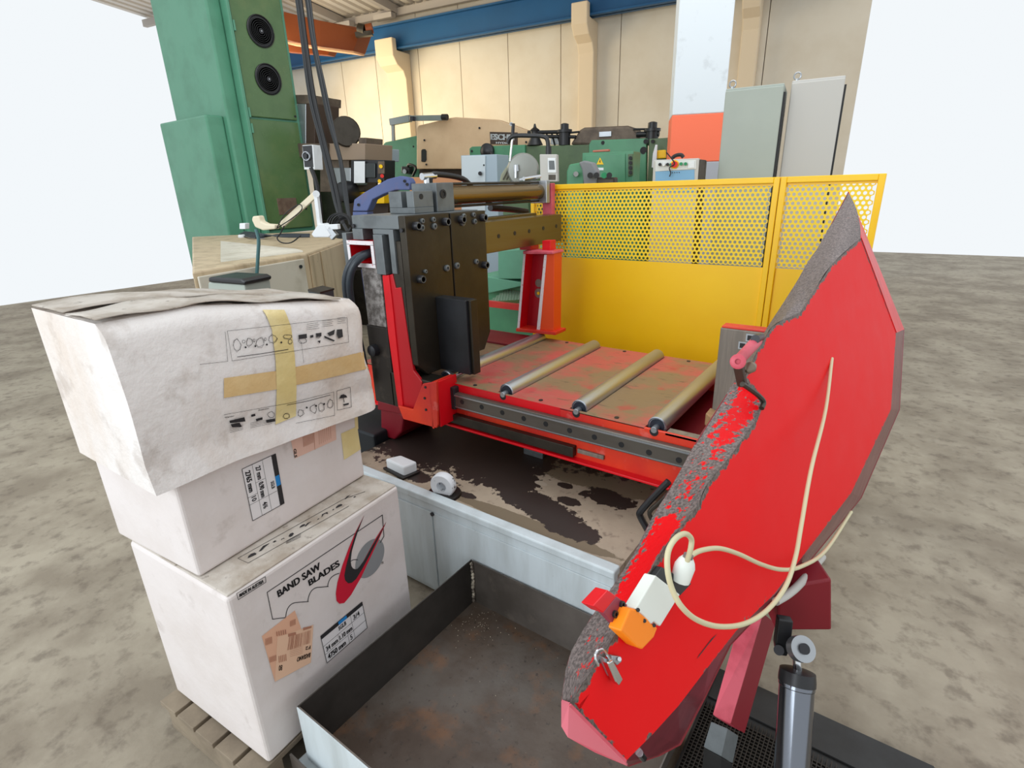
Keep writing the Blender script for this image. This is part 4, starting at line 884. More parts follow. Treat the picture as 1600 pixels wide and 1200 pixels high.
# right floor platform and grating
pf = thing('dark_floor_platform', 'dark steel platform with grating on the floor under the saw bow', 'platform', (-.1, 1.3, 0))
ye = atz(1160, 1060, .05).y
B(-.30, .35, .9, ye, 0, .045).build('platform_frame', m_darkplate, pf)
B(-.29, .33, ye-.14, ye-.005, .045, .055).build('cover_plate', m_darkplate, pf, bevel=.002)
gr = MB()
for k in range(52): gr.bar((-.29+k*.012, .95, .052), (-.29+k*.012, ye-.16, .052), .003, .012)
for k in range(40): gr.bar((-.29, .96+k*.012, .053), (.33, .96+k*.012, .053), .003, .008)
o = gr.build('grating', m_mesh, pf); o['kind'] = 'stuff'

# ================================================================ CARTONS
def hdir(vpx):
    y_ = 319.2-.0306*vpx; d = ray(vpx, y_); d.z = 0; return d.normalized()
class Face:
    """upright carton face: origin corner, direction e, outward normal n; W maps a pixel to the face surface"""
    def __init__(s, p, e): s.e = e; s.n = V((e.y, -e.x, 0)); s.p = p; s.pl = Plane(p, s.n)
    def W(s, h=.0012): return lambda x, y: s.pl.w(x, y, h)
def carton(name, label, f, s0, s1, z0, z1, depth, m_, mtop, bev=.012):
    t = thing(name, label, 'box', f.p+f.e*((s0+s1)/2)-f.n*(depth/2)+V((0, 0, z0-f.p.z)))
    a = V((f.p.x, f.p.y, 0)); g = .0006
    q = [a+f.e*s0, a+f.e*s1, a+f.e*s1-f.n*depth, a+f.e*s0-f.n*depth]
    MB().prism([v+V((0, 0, z0)) for v in q], (0, 0, z1-z0-.004)).build('carton_body', m_, t, bevel=bev, seg=3)
    # top flaps (two, meeting at a seam)
    i = .006
    for k, (d0, d1) in enumerate(((0+i, depth*.5-.002), (depth*.5+.002, depth-i))):
        MB().prism([a+f.e*(s0+i)-f.n*d0+V((0, 0, z1-.006)), a+f.e*(s1-i)-f.n*d0+V((0, 0, z1-.006)), a+f.e*(s1-i)-f.n*d1+V((0, 0, z1-.006)), a+f.e*(s0+i)-f.n*d1+V((0, 0, z1-.006))], (0, 0, .006)).build('top_flap', mtop, t, bevel=.003)
    return t
def flat(mb, W, pts): mb.add([W(*q) for q in pts], [tuple(range(len(pts)))]); return mb
def line(mb, W, pts, wpx=.9, closed=False):
    P = [V((x, y)) for x, y in pts]
    if closed: P.append(P[0])
    for a, b in zip(P[:-1], P[1:]):
        d = (b-a); 
        if d.length < 1e-6: continue
        d.normalize(); n_ = V((-d.y, d.x))*wpx/2; a2 = a-d*wpx*.3; b2 = b+d*wpx*.3
        mb.add([W(*(a2+n_)), W(*(b2+n_)), W(*(b2-n_)), W(*(a2-n_))], [(0, 1, 2, 3)])
    return mb
def lerp2(a, b, t): return (a[0]+(b[0]-a[0])*t, a[1]+(b[1]-a[1])*t)
def quadmap(q):   # q: TL, TR, BR, BL in pixels -> (u, v) pixel, v down
    def f(u, v): t = lerp2(q[0], q[1], u); b = lerp2(q[3], q[2], u); return lerp2(t, b, v)
    return f
# --- bottom carton
e1 = hdir(1348)
F1 = Face(atx(625, 755, -1.31), e1); n1 = F1.n
zt1 = F1.p.z; s_l = (F1.pl.w(354, 938)-F1.p).dot(e1); s_r = (F1.pl.w(627, 800)-F1.p).dot(e1)
b1 = carton('white_blade_box', 'bottom white carton printed BAND SAW BLADES, under the two other cartons', F1, s_l, s_r, .13, zt1, .5, m_carton_w, m_carton_top)
W = F1.W()
ink = MB(); text(ink, 'BAND SAW', W, (435.3, 933.3), (501.5, 888), (432.6, 923.6), .006); text(ink, 'BLADES', W, (483.7, 915.6), (531.2, 883.6), (481.2, 906.8), .008)
text(ink, 'MADE IN AUSTRIA', W, (374.5, 933.3), (412, 910.3), (374, 928), .006)
line(ink, W, [(369.7, 927.5), (414.7, 901), (415.6, 909.7), (372.5, 937)], .8, True)
line(ink, W, [(446, 965), (426, 967.5), (417.5, 925.6), (597.5, 804.7), (600, 838), (594, 848)], 1.1)
def arc(p0, pm_, p1, n_=8): return [tuple((1-t)**2*p0[i]+2*t*(1-t)*pm_[i]+t*t*p1[i] for i in (0, 1)) for t in [k/n_ for k in range(n_+1)]]
line(ink, W, arc((446.5, 964), (448, 944), (462, 941.5))+[(482, 940)], 1.1); line(ink, W, arc((481, 940), (483, 921), (495, 918))+[(513, 916.5)], 1.1); line(ink, W, arc((512, 916), (514, 899), (530, 896)), 1.1)
line(ink, W, arc((547, 878), (552, 873), (559, 875)), 1.0)
ink.build('printed_lettering', m_ink, b1)
Z3 = lambda x, y: (350+x*.1875, 740+y*.1875)
lg = MB(); W2 = F1.W(.0016)
cc2 = F1.pl.w(*Z3(1219, 706), .0010); rd = (F1.pl.w(*Z3(1219, 556), .0010)-cc2).length
lg.add([cc2+(F1.e*math.cos(t)+V((0, 0, 1))*math.sin(t))*rd for t in [2*math.pi*i/40 for i in range(40)]], [tuple(range(40))])
disc = lg.build('logo_disc', m_inkdisc, b1)
def strip(mb, W, L_, R_):
    vs = [W(*Z3(*q)) for q in L_]+[W(*Z3(*q)) for q in R_]; n_ = len(L_)
    mb.add(vs, [(i, i+1, n_+i+1, n_+i) for i in range(n_-1)])
lr = MB()
strip(lr, W2, [(1170, 345), (1095, 490), (1040, 620), (985, 770), (945, 910), (932, 1000), (938, 1060), (962, 1085), (1003, 1078), (1060, 1010), (1145, 860), (1225, 690), (1290, 550), (1352, 405)],
              [(1170, 346), (1112, 490), (1068, 640), (1040, 790), (1030, 850), (1030, 880), (1035, 900), (1050, 905), (1075, 895), (1090, 870), (1130, 790), (1200, 660), (1270, 530), (1351, 404)])
lr.build('logo_red_swoosh', m_inkred, b1)
lk = MB(); W3 = F1.W(.0022)
strip(lk, W3, [(1170, 345), (1098, 495), (1052, 640), (1015, 780), (1003, 850), (1010, 890), (1035, 914), (1065, 910), (1100, 880), (1150, 800), (1215, 680), (1285, 545), (1350, 408)],
              [(1170, 346), (1112, 495), (1066, 640), (1056, 730), (1062, 770), (1075, 790), (1092, 797), (1110, 795), (1130, 775), (1170, 720), (1225, 620), (1280, 530), (1349, 407)])
lk.build('logo_black_swoosh', m_ink, b1)
tm = MB(); text(tm, 'R', W, (596.5, 882), (600, 880), (596.5, 878)); tm.build('small_mark', m_inkgrey, b1)
def speclabel(par, f, q, rows, bar_top=True):
    Q = quadmap(q); lb = MB(); flat(lb, f.W(.0012), [Q(0, 0), Q(1, 0), Q(1, 1), Q(0, 1)]); L = lb.build('size_label', m_label, par)
    W_ = f.W(.0020); t = MB(); line(t, W_, [Q(0, 0), Q(1, 0), Q(1, 1), Q(0, 1)], .8, True)
    flat(t, W_, [Q(0, 0), Q(.42, 0), Q(.42, .13), Q(0, .13)]); flat(t, W_, [Q(.62, 0), Q(1, 0), Q(1, .13), Q(.62, .13)])
    for v in (.40, .70): line(t, W_, [Q(0, v), Q(1, v)], .4)
    for (u, v0, v1) in ((.36, .40, .70), (.70, .13, 1), (.56, .70, 1)): line(t, W_, [Q(u, v0), Q(u, v1)], .4)
    for s_, u0, u1, v0, v1 in rows: text(t, s_, lambda a_, b_: W_(*Q(a_, b_)), (u0, v1), (u1, v1), (u0, v0), .01)
    t.build('label_print', m_ink, L)
    bq = MB(); flat(bq, W_, [Q(.42, 0), Q(.62, 0), Q(.62, .13), Q(.42, .13)]); bq.build('blue_bar', m_inkblue, L)
speclabel(b1, F1, [(501, 994), (565.7, 940.5), (574, 981), (511, 1036)], [('SGLB', .40, .58, .17, .31), ('34 mm', .05, .33, .48, .64), ('1.10 mm', .38, .68, .48, .64), ('3/4', .75, .90, .20, .36), ('4750 mm', .05, .48, .76, .93), ('5', .60, .65, .76, .93)])
Z4 = lambda x, y: (350+x*.1875, 950+y*.1875)
sl = MB(); flat(sl, F1.W(.0012), [Z4(315, 235), Z4(590, 20), Z4(640, 160), Z4(640, 470), Z4(425, 615)]); sL = sl.build('delivery_label', m_salmon, b1)
sl = MB(); flat(sl, F1.W(.0018), [Z4(530, 215), Z4(745, 140), Z4(725, 455), Z4(425, 615), Z4(445, 240)]); sl.build('delivery_label', m_salmon2, b1)
sp = MB(); W4 = F1.W(.0024)
Qb = quadmap([Z4(540, 225), Z4(735, 165), Z4(725, 290), Z4(522, 355)]); u_ = .03
while u_ < .95: w_ = random.choice((.008, .015, .025)); flat(sp, W4, [Qb(u_, .12), Qb(u_+w_, .12), Qb(u_+w_, 1), Qb(u_, 1)]); u_ += w_+random.choice((.012, .02, .035))
flat(sp, W4, [Z4(535, 215), Z4(600, 200), Z4(600, 222), Z4(535, 240)]); flat(sp, W4, [Z4(660, 165), Z4(730, 150), Z4(730, 165), Z4(660, 188)])
for (x_, y_, w_, h_) in ((345, 245, 60, 60), (435, 190, 90, 40), (380, 400, 60, 50), (455, 390, 70, 60), (550, 100, 50, 50)):
    for k in range(5): t = k/5; flat(sp, W4, [Z4(x_+w_*t, y_+h_*.2-20*t), Z4(x_+w_*t+w_*.1, y_+h_*.2-20*t-3), Z4(x_+w_*t+w_*.14, y_+h_*1.1-20*t), Z4(x_+w_*t+w_*.04, y_+h_*1.1-20*t)])
for k in range(5): line(sp, W4, [Z4(550, 405-k*14), Z4(655, 375-k*14)], .35)
sp.build('label_barcode', m_saloth, b1)
tx = MB(); text(tx, 'BASSANO', W4, Z4(722, 372), Z4(612, 412), Z4(716, 410), .01); text(tx, 'F2', W4, Z4(722, 312), Z4(680, 325), Z4(720, 340), .01); text(tx, '80', W4, Z4(488, 475), Z4(458, 480), Z4(485, 520), .01)
tx.build('label_print', m_dkbrown, b1)
# icons on the top face near the front edge
tp = lambda x, y: atz(x, y, zt1+.001)
Z2 = lambda x, y: (350+x*.1875, 640+y*.1875)
ic = MB()
line(ic, tp, [Z3(115, 705), Z3(1010, 205), Z3(1175, 150)], .5); line(ic, tp, [Z3(115, 705), Z3(200, 745), Z3(1040, 270)], .5)
def icon(c, sz, kind):
    cx, cy = c; s_ = sz
    K = lambda pts: [(cx+(x*.9+0*y)*s_, cy+(y*.8-x*.5)*s_*.8) for x, y in pts]
    shapes = {0: [(-1, .3), (-.8, -.3), (-.2, -.6), (.5, -.5), (.9, 0), (.8, .3)], 1: [(-1, .4), (-.2, -.5), (1, -.5), (.1, 0), (-.5, .5)], 2: [(-.9, 0), (-.2, -.3), (.3, .2), (-.3, .4)],
              3: [(-.8, .5), (-.7, -.5), (.6, -.5), (.8, .4), (.5, .1), (.2, -.2), (-.3, -.2), (-.5, .2)], 4: [(-.6, .1), (-.3, -.5), (.3, -.5), (.6, 0), (.2, .5), (-.2, .5)]}
    p_ = K(shapes[kind % 5]); flat(ic, tp, p_)
for i, (x_, y_, s_) in enumerate(((235, 680, 9), (335, 615, 11), (430, 560, 7), (490, 545, 4), (560, 510, 9), (655, 435, 6), (700, 420, 7), (790, 375, 4), (840, 340, 8), (910, 300, 3), (960, 270, 7), (1030, 195, 6), (1095, 190, 5))): icon(Z3(x_, y_), s_*.9, i)
for k in range(5): line(ic, tp, [Z3(520, 560-k*2+k*8), Z3(640, 495+k*8)], .35)
ic.build('handling_icons', m_ink, b1)
# --- middle carton
e2 = hdir(1319)
c2 = atz(571, 743, zt1+.001); F2 = Face(c2, e2)
zt2 = F2.pl.w(560, 615).z
s_l2 = -.62
b2 = carton('white_blade_box', 'middle white carton with a blue-barred size label reading 2765 mm', F2, s_l2, 0.0, zt1+.002, zt2, .42, m_carton_w, m_carton_top, .01)
Q2 = [Z2(430, 368), Z2(503, 780), Z2(240, 927), Z2(150, 497)]
speclabel(b2, F2, [Q2[0], Q2[1], Q2[2], Q2[3]], [('SGLB', .48, .62, .18, .28), ('27 mm', .08, .33, .48, .62), ('0.90 mm', .39, .68, .48, .62), ('4/6', .78, .90, .48, .62), ('2765 mm', .08, .48, .78, .93), ('10', .58, .67, .76, .90)])
sl = MB(); flat(sl, F2.W(.0012), [Z2(545, 200), Z2(925, 60), Z2(937, 250), Z2(590, 408)]); sL = sl.build('delivery_label', mat('pink_label', (226, 186, 168), .6), b2)
sp = MB()
for k in range(9): line(sp, F2.W(.002), [Z2(655+k*11, 170-k*4), Z2(665+k*11, 310-k*5)], .8)
for k in range(7): line(sp, F2.W(.002), [Z2(790+k*16, 130-k*6), Z2(795+k*16, 290-k*8)], .4)
line(sp, F2.W(.002), [Z2(745, 150), Z2(758, 335)], .6); sp.build('label_barcode', m_saloth, sL)
tx = MB(); text(tx, 'GLS', F2.W(.002), Z2(580, 330), Z2(588, 400), Z2(602, 325), .015); tx.build('label_print', m_ink, sL)
tq = MB(); flat(tq, F2.W(.0014), [Z2(975, 200), Z2(1110, 140), Z2(1140, 330), Z2(1000, 420)]); tq.build('tape_patch', m_tape, b2)
tq = MB(); flat(tq, F2.W(.0010), [Z2(1085, 20), Z2(1112, 10), Z2(1120, 160), Z2(1095, 180)]); tq.build('tape_patch', m_tape, b2)
line(ink := MB(), F2.W(.0016), [Z2(1040, 20), Z2(1075, 8), Z2(1078, 45), Z2(1043, 58)], .5, True); ink.build('small_printed_square', m_ink, b2)

# --- top carton, bulging and rotated
e3 = hdir(1400)
c3 = F2.pl.w(562, 560, .03); F3 = Face(V((c3.x, c3.y, zt2)), e3)
def s3(px, py): q = F3.pl.w(px, py); return (q-F3.p).dot(e3), q.z
sR, _ = s3(574, 560); zT = s3(560, 470)[1]; zB = s3(587, 634)[1]
zB = min(zB, zt2)
b3 = thing('crumpled_blade_box', 'top white carton, crumpled and bulging, crossed with yellowed tape', 'box', F3.p-e3*.3-F3.n*.2)
D3 = .42; SL3 = sR-.72
def zo(s, hh):
    t = min(1.2, max(0, (sR-s)/.42)); return t*(.026+.036*max(0, hh))
def surf3(s, z, h=0.0):
    """bulging front of the carton; s along the face, z height"""
    hh = (z-zB)/(zT-zB)
    bul = .022*math.sin(math.pi*min(1, max(0, hh)))+.006*mn.noise(V((s*9, z*9, 1.3)))
    lip = .03*max(0, (.18-hh)/.18) if hh < .18 else 0        # lower edge flares outward over the box below
    xr = max(0, s-(sR-.05))/.05; rnd = -.03*xr*xr
    top = -.03*max(0, (hh-.9)/.1)**2
    ss = s+(.012*math.sin(hh*9)+.012*(1-hh))*max(0, 1-(sR-s)/.25)
    return V((F3.p.x, F3.p.y, 0))+e3*ss+F3.n*(bul+lip+rnd+top+h)+V((0, 0, z+zo(s, hh)))
NS, NZ = 48, 26
fr = [[surf3(SL3+(sR-SL3)*i/NS, zB+(zT-zB)*j/NZ) for i in range(NS+1)] for j in range(NZ+1)]
mb = MB(); mb.grid(fr)
def back(i, z, dd): s_ = SL3+(sR-SL3)*i/NS; return V((F3.p.x, F3.p.y, 0))+e3*s_-F3.n*dd+V((0, 0, z+zo(s_, min(1, (z-zB)/(zT-zB)))))
tops = [[fr[NZ][i] for i in range(NS+1)]]+[[back(i, zT+.006*mn.noise(V((i*.3, dd*9, 2)))-(.0 if k < 4 else .01), dd) for i in range(NS+1)] for k, dd in enumerate((.05, .12, .2, .3, D3))]
mb.grid(tops)
mb.grid([[fr[j][NS] for j in range(NZ+1)]]+[[back(NS, zB+(zT-zB)*j/NZ, dd)+e3*(.012*math.sin(j*.5)) for j in range(NZ+1)] for dd in (.08, .2, D3)])
mb.grid([[fr[j][0] for j in range(NZ+1)], [back(0, zB+(zT-zB)*j/NZ, D3) for j in range(NZ+1)]])
mb.grid([[fr[0][i] for i in range(NS+1)], [back(i, zB+.0, .0) for i in range(NS+1)], [back(i, zB, D3) for i in range(NS+1)]])
mb.grid([[back(i, zB, D3) for i in range(NS+1)], [back(i, zT, D3) for i in range(NS+1)]])
mb.build('carton_body', m_carton_old, b3, smooth=True)
flp = MB(); flp.grid([[back(i, zT+.010+.004*math.sin(i*.4+dd*20), dd) for i in range(0, NS-3)] for dd in (.02, .1, .19)])
flp.build('top_flap', m_carton_top, b3, solid=.003, smooth=True)
flp = MB(); flp.grid([[back(i, zT+.010+.004*math.sin(i*.3+dd*30), dd) for i in range(0, NS-3)] for dd in (.21, .3, .41)])
flp.build('top_flap', m_carton_top, b3, solid=.003, smooth=True)
def W3f(h):
    def f(px, py):
        s, z = s3(px, py)
        # find the face coordinates seen at this place, allowing for the bulge
        for _i in range(4):
            q = surf3(s, z, h); t_ = F3.pl.w(px, py, (q-F3.p).dot(F3.n)); ds = (t_-q).dot(e3); dz = (t_-q).z; s += ds; z += dz
        return surf3(s, z, h)
    return f
def patch(pts_l, pts_r, h, n_=14, m=6):
    """tape: a strip between two pixel polylines, following the surface"""
    Wq = W3f(h); mb = MB(); rows = []
    def along(P, t): t *= len(P)-1; i = min(int(t), len(P)-2); return lerp2(P[i], P[i+1], t-i)
    for a in range(m+1):
        rows.append([Wq(*lerp2(along(pts_l, k/n_), along(pts_r, k/n_), a/m)) for k in range(n_+1)])
    mb.grid(rows); return mb
Z1 = lambda x, y: (350+x*.1875, 440+y*.1875)
patch([Z1(0, 805), Z1(430, 745), Z1(800, 670), Z1(1195, 575)], [Z1(0, 970), Z1(430, 900), Z1(800, 820), Z1(1205, 725)], .0025, 40).build('parcel_tape', m_tape2, b3, smooth=True)
patch([Z1(340, 245), Z1(400, 400), Z1(430, 640), Z1(440, 900), Z1(430, 1190)], [Z1(510, 240), Z1(560, 380), Z1(590, 620), Z1(605, 880), Z1(600, 1120)], .0035, 40).build('parcel_tape', m_tape, b3, smooth=True)
pk3 = MB(); Wp = W3f(.0045)
def fline(pts, w_=.5):
    for a, b in zip(pts[:-1], pts[1:]):
        for k in range(6): line(pk3, Wp, [lerp2(a, b, k/6), lerp2(a, b, (k+1)/6)], w_)
fline([Z1(28, 412), Z1(1025, 300), Z1(1040, 505), Z1(68, 662), Z1(28, 412)], .5); fline([Z1(-200, 690), Z1(32, 665), Z1(10, 420)], .5)
fline([Z1(0, 1110), Z1(560, 1010), Z1(915, 920), Z1(922, 1115), Z1(600, 1180)], .5); fline([Z1(940, 912), Z1(1052, 880), Z1(1062, 1045), Z1(945, 1072), Z1(940, 912)], .6)
fline([Z1(645, 500), Z1(665, 680)], .4)
def poly3(pts): flat(pk3, Wp, [Z1(*q) for q in pts])
poly3([(620, 445), (690, 435), (692, 470), (625, 480)]); poly3([(718, 450), (745, 442), (745, 465), (720, 470)]); poly3([(765, 432), (812, 425), (812, 455), (770, 462)])
poly3([(835, 450), (925, 490), (915, 500), (838, 470)]); poly3([(860, 430), (925, 398), (918, 440), (880, 455)]); poly3([(940, 400), (985, 395), (992, 460), (955, 475), (940, 440)]); poly3([(778, 495), (805, 490), (800, 515)])
poly3([(45, 1160), (170, 1130), (180, 1165), (50, 1180)]); poly3([(55, 1190), (130, 1175), (150, 1210), (70, 1215)]); poly3([(225, 1110), (260, 1100), (262, 1120), (228, 1128)]); poly3([(265, 1145), (320, 1130), (322, 1150), (270, 1165)]); poly3([(350, 1155), (425, 1140), (428, 1165), (355, 1175)])
poly3([(960, 975), (975, 945), (995, 938), (1018, 948), (1028, 965)]); poly3([(990, 965), (996, 963), (1005, 1005), (1000, 1007)]); poly3([(990, 1022), (1040, 1010), (1040, 1025), (1000, 1035)])
for (x_, y_) in ((180, 548), (262, 538), (357, 525), (478, 507), (690, 1050), (768, 1035), (835, 1020)): poly3([(x_-10, y_), (x_, y_-10), (x_+10, y_), (x_, y_+10)])
def squig(cx, cy, w_, h_, n_=14, seed=0):
    rnd = random.Random(seed); P = []
    for k in range(n_+1):
        a_ = k/n_*math.pi*4+seed; rr = .6+.4*rnd.random(); P.append(Z1(cx+w_*rr*math.cos(a_), cy+h_*rr*math.sin(a_*1.0)))
    for a, b in zip(P[:-1], P[1:]): line(pk3, Wp, [a, b], .45)
for i, (x_, y_, w_, h_) in enumerate(((108, 530, 40, 60), (212, 505, 30, 45), (300, 505, 40, 50), (405, 480, 45, 42), (535, 460, 45, 25), (550, 500, 20, 25), (655, 490, 40, 32), (785, 455, 25, 20), (640, 1095, 30, 38), (745, 1060, 35, 45), (810, 1045, 30, 45), (885, 1020, 30, 45), (390, 1110, 38, 32), (520, 1120, 35, 28), (165, 500, 14, 18), (250, 490, 10, 16), (345, 480, 10, 16))): squig(x_, y_, w_, h_, 16, i)
for (x_, y_, n_, l_) in ((690, 400, 4, 105), (820, 375, 4, 90), (945, 350, 4, 70)):
    for k in range(n_): line(pk3, Wp, [Z1(x_, y_-k*15), Z1(x_+l_*(1-.1*(k % 2)), y_-k*15-l_*.12)], .45)
for k in range(4): line(pk3, Wp, [Z1(50, 1215+k*14), Z1(160, 1195+k*12)], .4); line(pk3, Wp, [Z1(220, 1180+k*13), Z1(400, 1145+k*12)], .4)
line(pk3, Wp, [Z1(112, 628), Z1(320, 600), Z1(535, 565)], 1.0); line(pk3, Wp, [Z1(525, 1030), Z1(700, 995), Z1(885, 945)], .8)
text(pk3, 'Warning', Wp, Z1(5, 1140), Z1(85, 1125), Z1(4, 1128)); text(pk3, 'Attention', Wp, Z1(285, 1078), Z1(375, 1062), Z1(284, 1067))
mid = (zB+zT)/2+.03
for nm, up3 in (('upper_pictogram_print', True), ('lower_pictogram_print', False)):
    q = MB()
    for f in pk3.f:
        if (sum(pk3.v[i].z for i in f)/len(f) > mid) == up3: q.add([pk3.v[i] for i in f], [tuple(range(len(f)))])
    q.build(nm, m_ink, b3)

# pallet under the cartons
pal = thing('wooden_pallet', 'grey wooden pallet under the stacked white cartons', 'pallet', (F1.p.x-.25, F1.p.y-.3, 0))
a = V((F1.p.x, F1.p.y, 0))
for k in range(5):
    o0 = .0+k*.105
    MB().prism([a+e1*(s_l-.05)-n1*(o0)+V((0, 0, .108)), a+e1*(s_r+.04)-n1*(o0)+V((0, 0, .108)), a+e1*(s_r+.04)-n1*(o0+.09)+V((0, 0, .108)), a+e1*(s_l-.05)-n1*(o0+.09)+V((0, 0, .108))], (0, 0, .02)).build('deck_board', m_pallet, pal, bevel=.002)
for s_ in (s_l-.04, (s_l+s_r)/2-.04, s_r-.05):
    MB().prism([a+e1*s_+V((0, 0, .022)), a+e1*(s_+.08)+V((0, 0, .022)), a+e1*(s_+.08)-n1*.5+V((0, 0, .022)), a+e1*s_-n1*.5+V((0, 0, .022))], (0, 0, .086)).build('bearer', m_pallet, pal, bevel=.002)
    MB().prism([a+e1*s_+n1*.005, a+e1*(s_+.08)+n1*.005, a+e1*(s_+.08)-n1*.505, a+e1*s_-n1*.505], (0, 0, .022)).build('bottom_board', m_pallet, pal, bevel=.002)

# ================================================================ SAW BOW (right foreground)
A_, B_, C_ = atd(900, 1100, .75), atd(1190, 630, 1.25), atd(980, 1190, .82)
bn = (B_-A_).cross(C_-A_).normalized()
if bn.dot(EYE-A_) < 0: bn = -bn
BP = Plane(A_, bn); TH = .11
bow = thing('saw_bow_frame', 'big red tilted saw bow with chipped grey rim in the right foreground', 'saw frame', (-.25, .9, .9))
def F(x, y, h=0): return BP.w(x, y, h)
rim_in = [(1345, 372), (1300, 412), (1272, 455), (1250, 488), (1222, 500), (1205, 512), (1196, 527), (1184, 548), (1172, 572), (1164, 590), (1172, 606), (1184, 617), (1191, 630), (1177, 662), (1145, 707), (1105, 757), (1090, 790), (1077, 806), (1045, 847), (1022, 882), (990, 940), (965, 985), (940, 1025), (912, 1065), (899, 1087), (889, 1101)]
rim_out = [(1325, 300), (1285, 375), (1262, 410), (1246, 438), (1222, 476), (1203, 505), (1190, 526), (1176, 545), (1160, 568), (1150, 588), (1146, 598), (1142, 604), (1135, 616), (1115, 647), (1085, 695), (1062, 737), (1040, 775), (1025, 798), (1008, 830), (990, 865), (960, 912), (930, 955), (905, 995), (890, 1025), (882, 1060), (877, 1096)]
fr_r = [(977, 1190), (1020, 1147), (1060, 1103), (1108, 1040), (1150, 986), (1210, 928), (1252, 872), (1330, 770), (1392, 640), (1400, 520)]
bk_r = [(980, 1197), (1030, 1180), (1062, 1163), (1098, 1095), (1140, 1008), (1205, 940), (1262, 880), (1345, 778), (1405, 640), (1412, 515)]
poly = rim_in+fr_r
vs = [F(*q) for q in poly]
# front face: outline, an inset ring carrying the wear attribute, and the middle
cen = sum(vs, V((0, 0, 0)))/len(vs)
bmq = bmesh.new(); lay = bmq.verts.layers.float.new('wear'); bv = [bmq.verts.new(v) for v in vs]; fc_ = bmq.faces.new(bv); bmq.normal_update()
r1 = bmesh.ops.inset_individual(bmq, faces=[fc_], thickness=.012)
in1 = set(v for v in fc_.verts)
bmq.normal_update(); r2 = bmesh.ops.inset_individual(bmq, faces=[fc_], thickness=.012)
in2 = set(v for v in fc_.verts)
bmq.verts.ensure_lookup_table()
nright = [F(*q) for q in fr_r]
def near(v, L, d=.03): return min((v.co-q).length for q in L)
for v in bmq.verts:
    base = 1.0 if v in in2 else (.5 if v in in1 else .1)
    i_ = min(range(len(vs)), key=lambda k: (vs[k]-v.co).length)
    if i_ >= len(rim_in) and base < 1: base = .5+base*.4
    v[lay] = base
bmesh.ops.triangulate(bmq, faces=[f for f in bmq.faces if len(f.verts) > 4])
bow_o = bow.location
for v in bmq.verts: v.co -= bow_o
me = bpy.data.meshes.new('face_plate'); bmq.to_mesh(me); bmq.free(); me.materials.append(m_bowface)
fo = bpy.data.objects.new('face_plate', me); COL.objects.link(fo); fo.parent = bow
# rim grid
cols = 9
def smoothpts(P, n_=5):
    out = []
    Q = [P[0]]+P+[P[-1]]
    for i in range(1, len(Q)-2):
        for k in range(n_):
            t = k/n_; a, b, c, d = [V(Q[i+j]) for j in (-1, 0, 1, 2)]
            out.append(.5*((2*b)+(c-a)*t+(2*a-5*b+4*c-d)*t*t+(3*b-a-3*c+d)*t**3))
    out.append(V(P[-1])); return out
ri = smoothpts(rim_in, 3); ro_ = smoothpts(rim_out, 3)
rows = []; att = []
for k, (a, b) in enumerate(zip(ri, ro_)):
    p0 = F(a.x, a.y, -.0); p1 = F(b.x, b.y, -TH*.85); row = []
    for j in range(cols+1):
        t = j/cols; q = p0.lerp(p1, t); q += bn*(.012*math.sin(math.pi*t)); q += bn*(.0015*mn.noise(q*60)); row.append(q)
        edge = (min(t, 1-t)*2)**.6
        yy = b.y; mid = 0 if yy < 598 else (.85 if yy < 690 else (.45 if yy < 800 else (1.25 if yy < 950 else .3)))
        att.append(edge*mid)
    rows.append(row)
MB().grid(rows).build('rim', m_bowrim, bow, smooth=False, attr=att, solid=0)
for f in bpy.data.objects['rim'].data.polygons: f.use_smooth = True
# back shell
bks = [F(b.x, b.y, -TH*.85) for b in ro_]+[F(*q, -TH) for q in bk_r]
MB().add(bks, [tuple(range(len(bks)))]).build('back_plate', m_red_dk, bow, solid=.003)
m_ = MB(); m_.grid([[F(*q) for q in fr_r], [F(*q, -TH) for q in bk_r]]); m_.build('inner_flange', m_mauve, bow, solid=.003)
ep = MB(); ep.add([F(889, 1101), F(977, 1190), F(980, 1197, -TH*.5), F(930, 1176, -TH*.5), F(887, 1152, -TH*.5), F(877, 1135, -TH*.6), F(877, 1096, -TH*.85)], [(0, 1, 2, 3, 4, 5, 6)])
ep.build('end_plate', mat('pale_pink_red_paint', (230, 118, 134), .45), bow, solid=.003)  # light from above is put into this end's paler pink
ep = MB(); ep.add([F(977, 1190, .001), F(889, 1101, .001), F(892, 1099, .004), F(979, 1187, .004)], [(0, 1, 2, 3)]); ep.build('folded_edge', m_pink, bow, solid=.002)
c = F(998, 1174, -.02); MB().cyl(F(999, 1176, -.012), F(1005, 1184, -.03), .006).build('flange_screw', m_chrome, bow, smooth=True)
# closing end at the upper right (outside the picture)
MB().add([F(1345, 372), F(1325, 300, -TH*.85), F(1412, 515, -TH), F(1400, 520)], [(0, 1, 2, 3)]).build('upper_end_plate', m_red, bow, solid=.003)
# scratch
MB().add([F(*q, .0008) for q in ((1121, 990), (1106, 1008), (1089, 1030), (1092, 1024), (1112, 998))], [(0, 1, 2, 3, 4)]).build('scratch_mark', m_ink, bow)
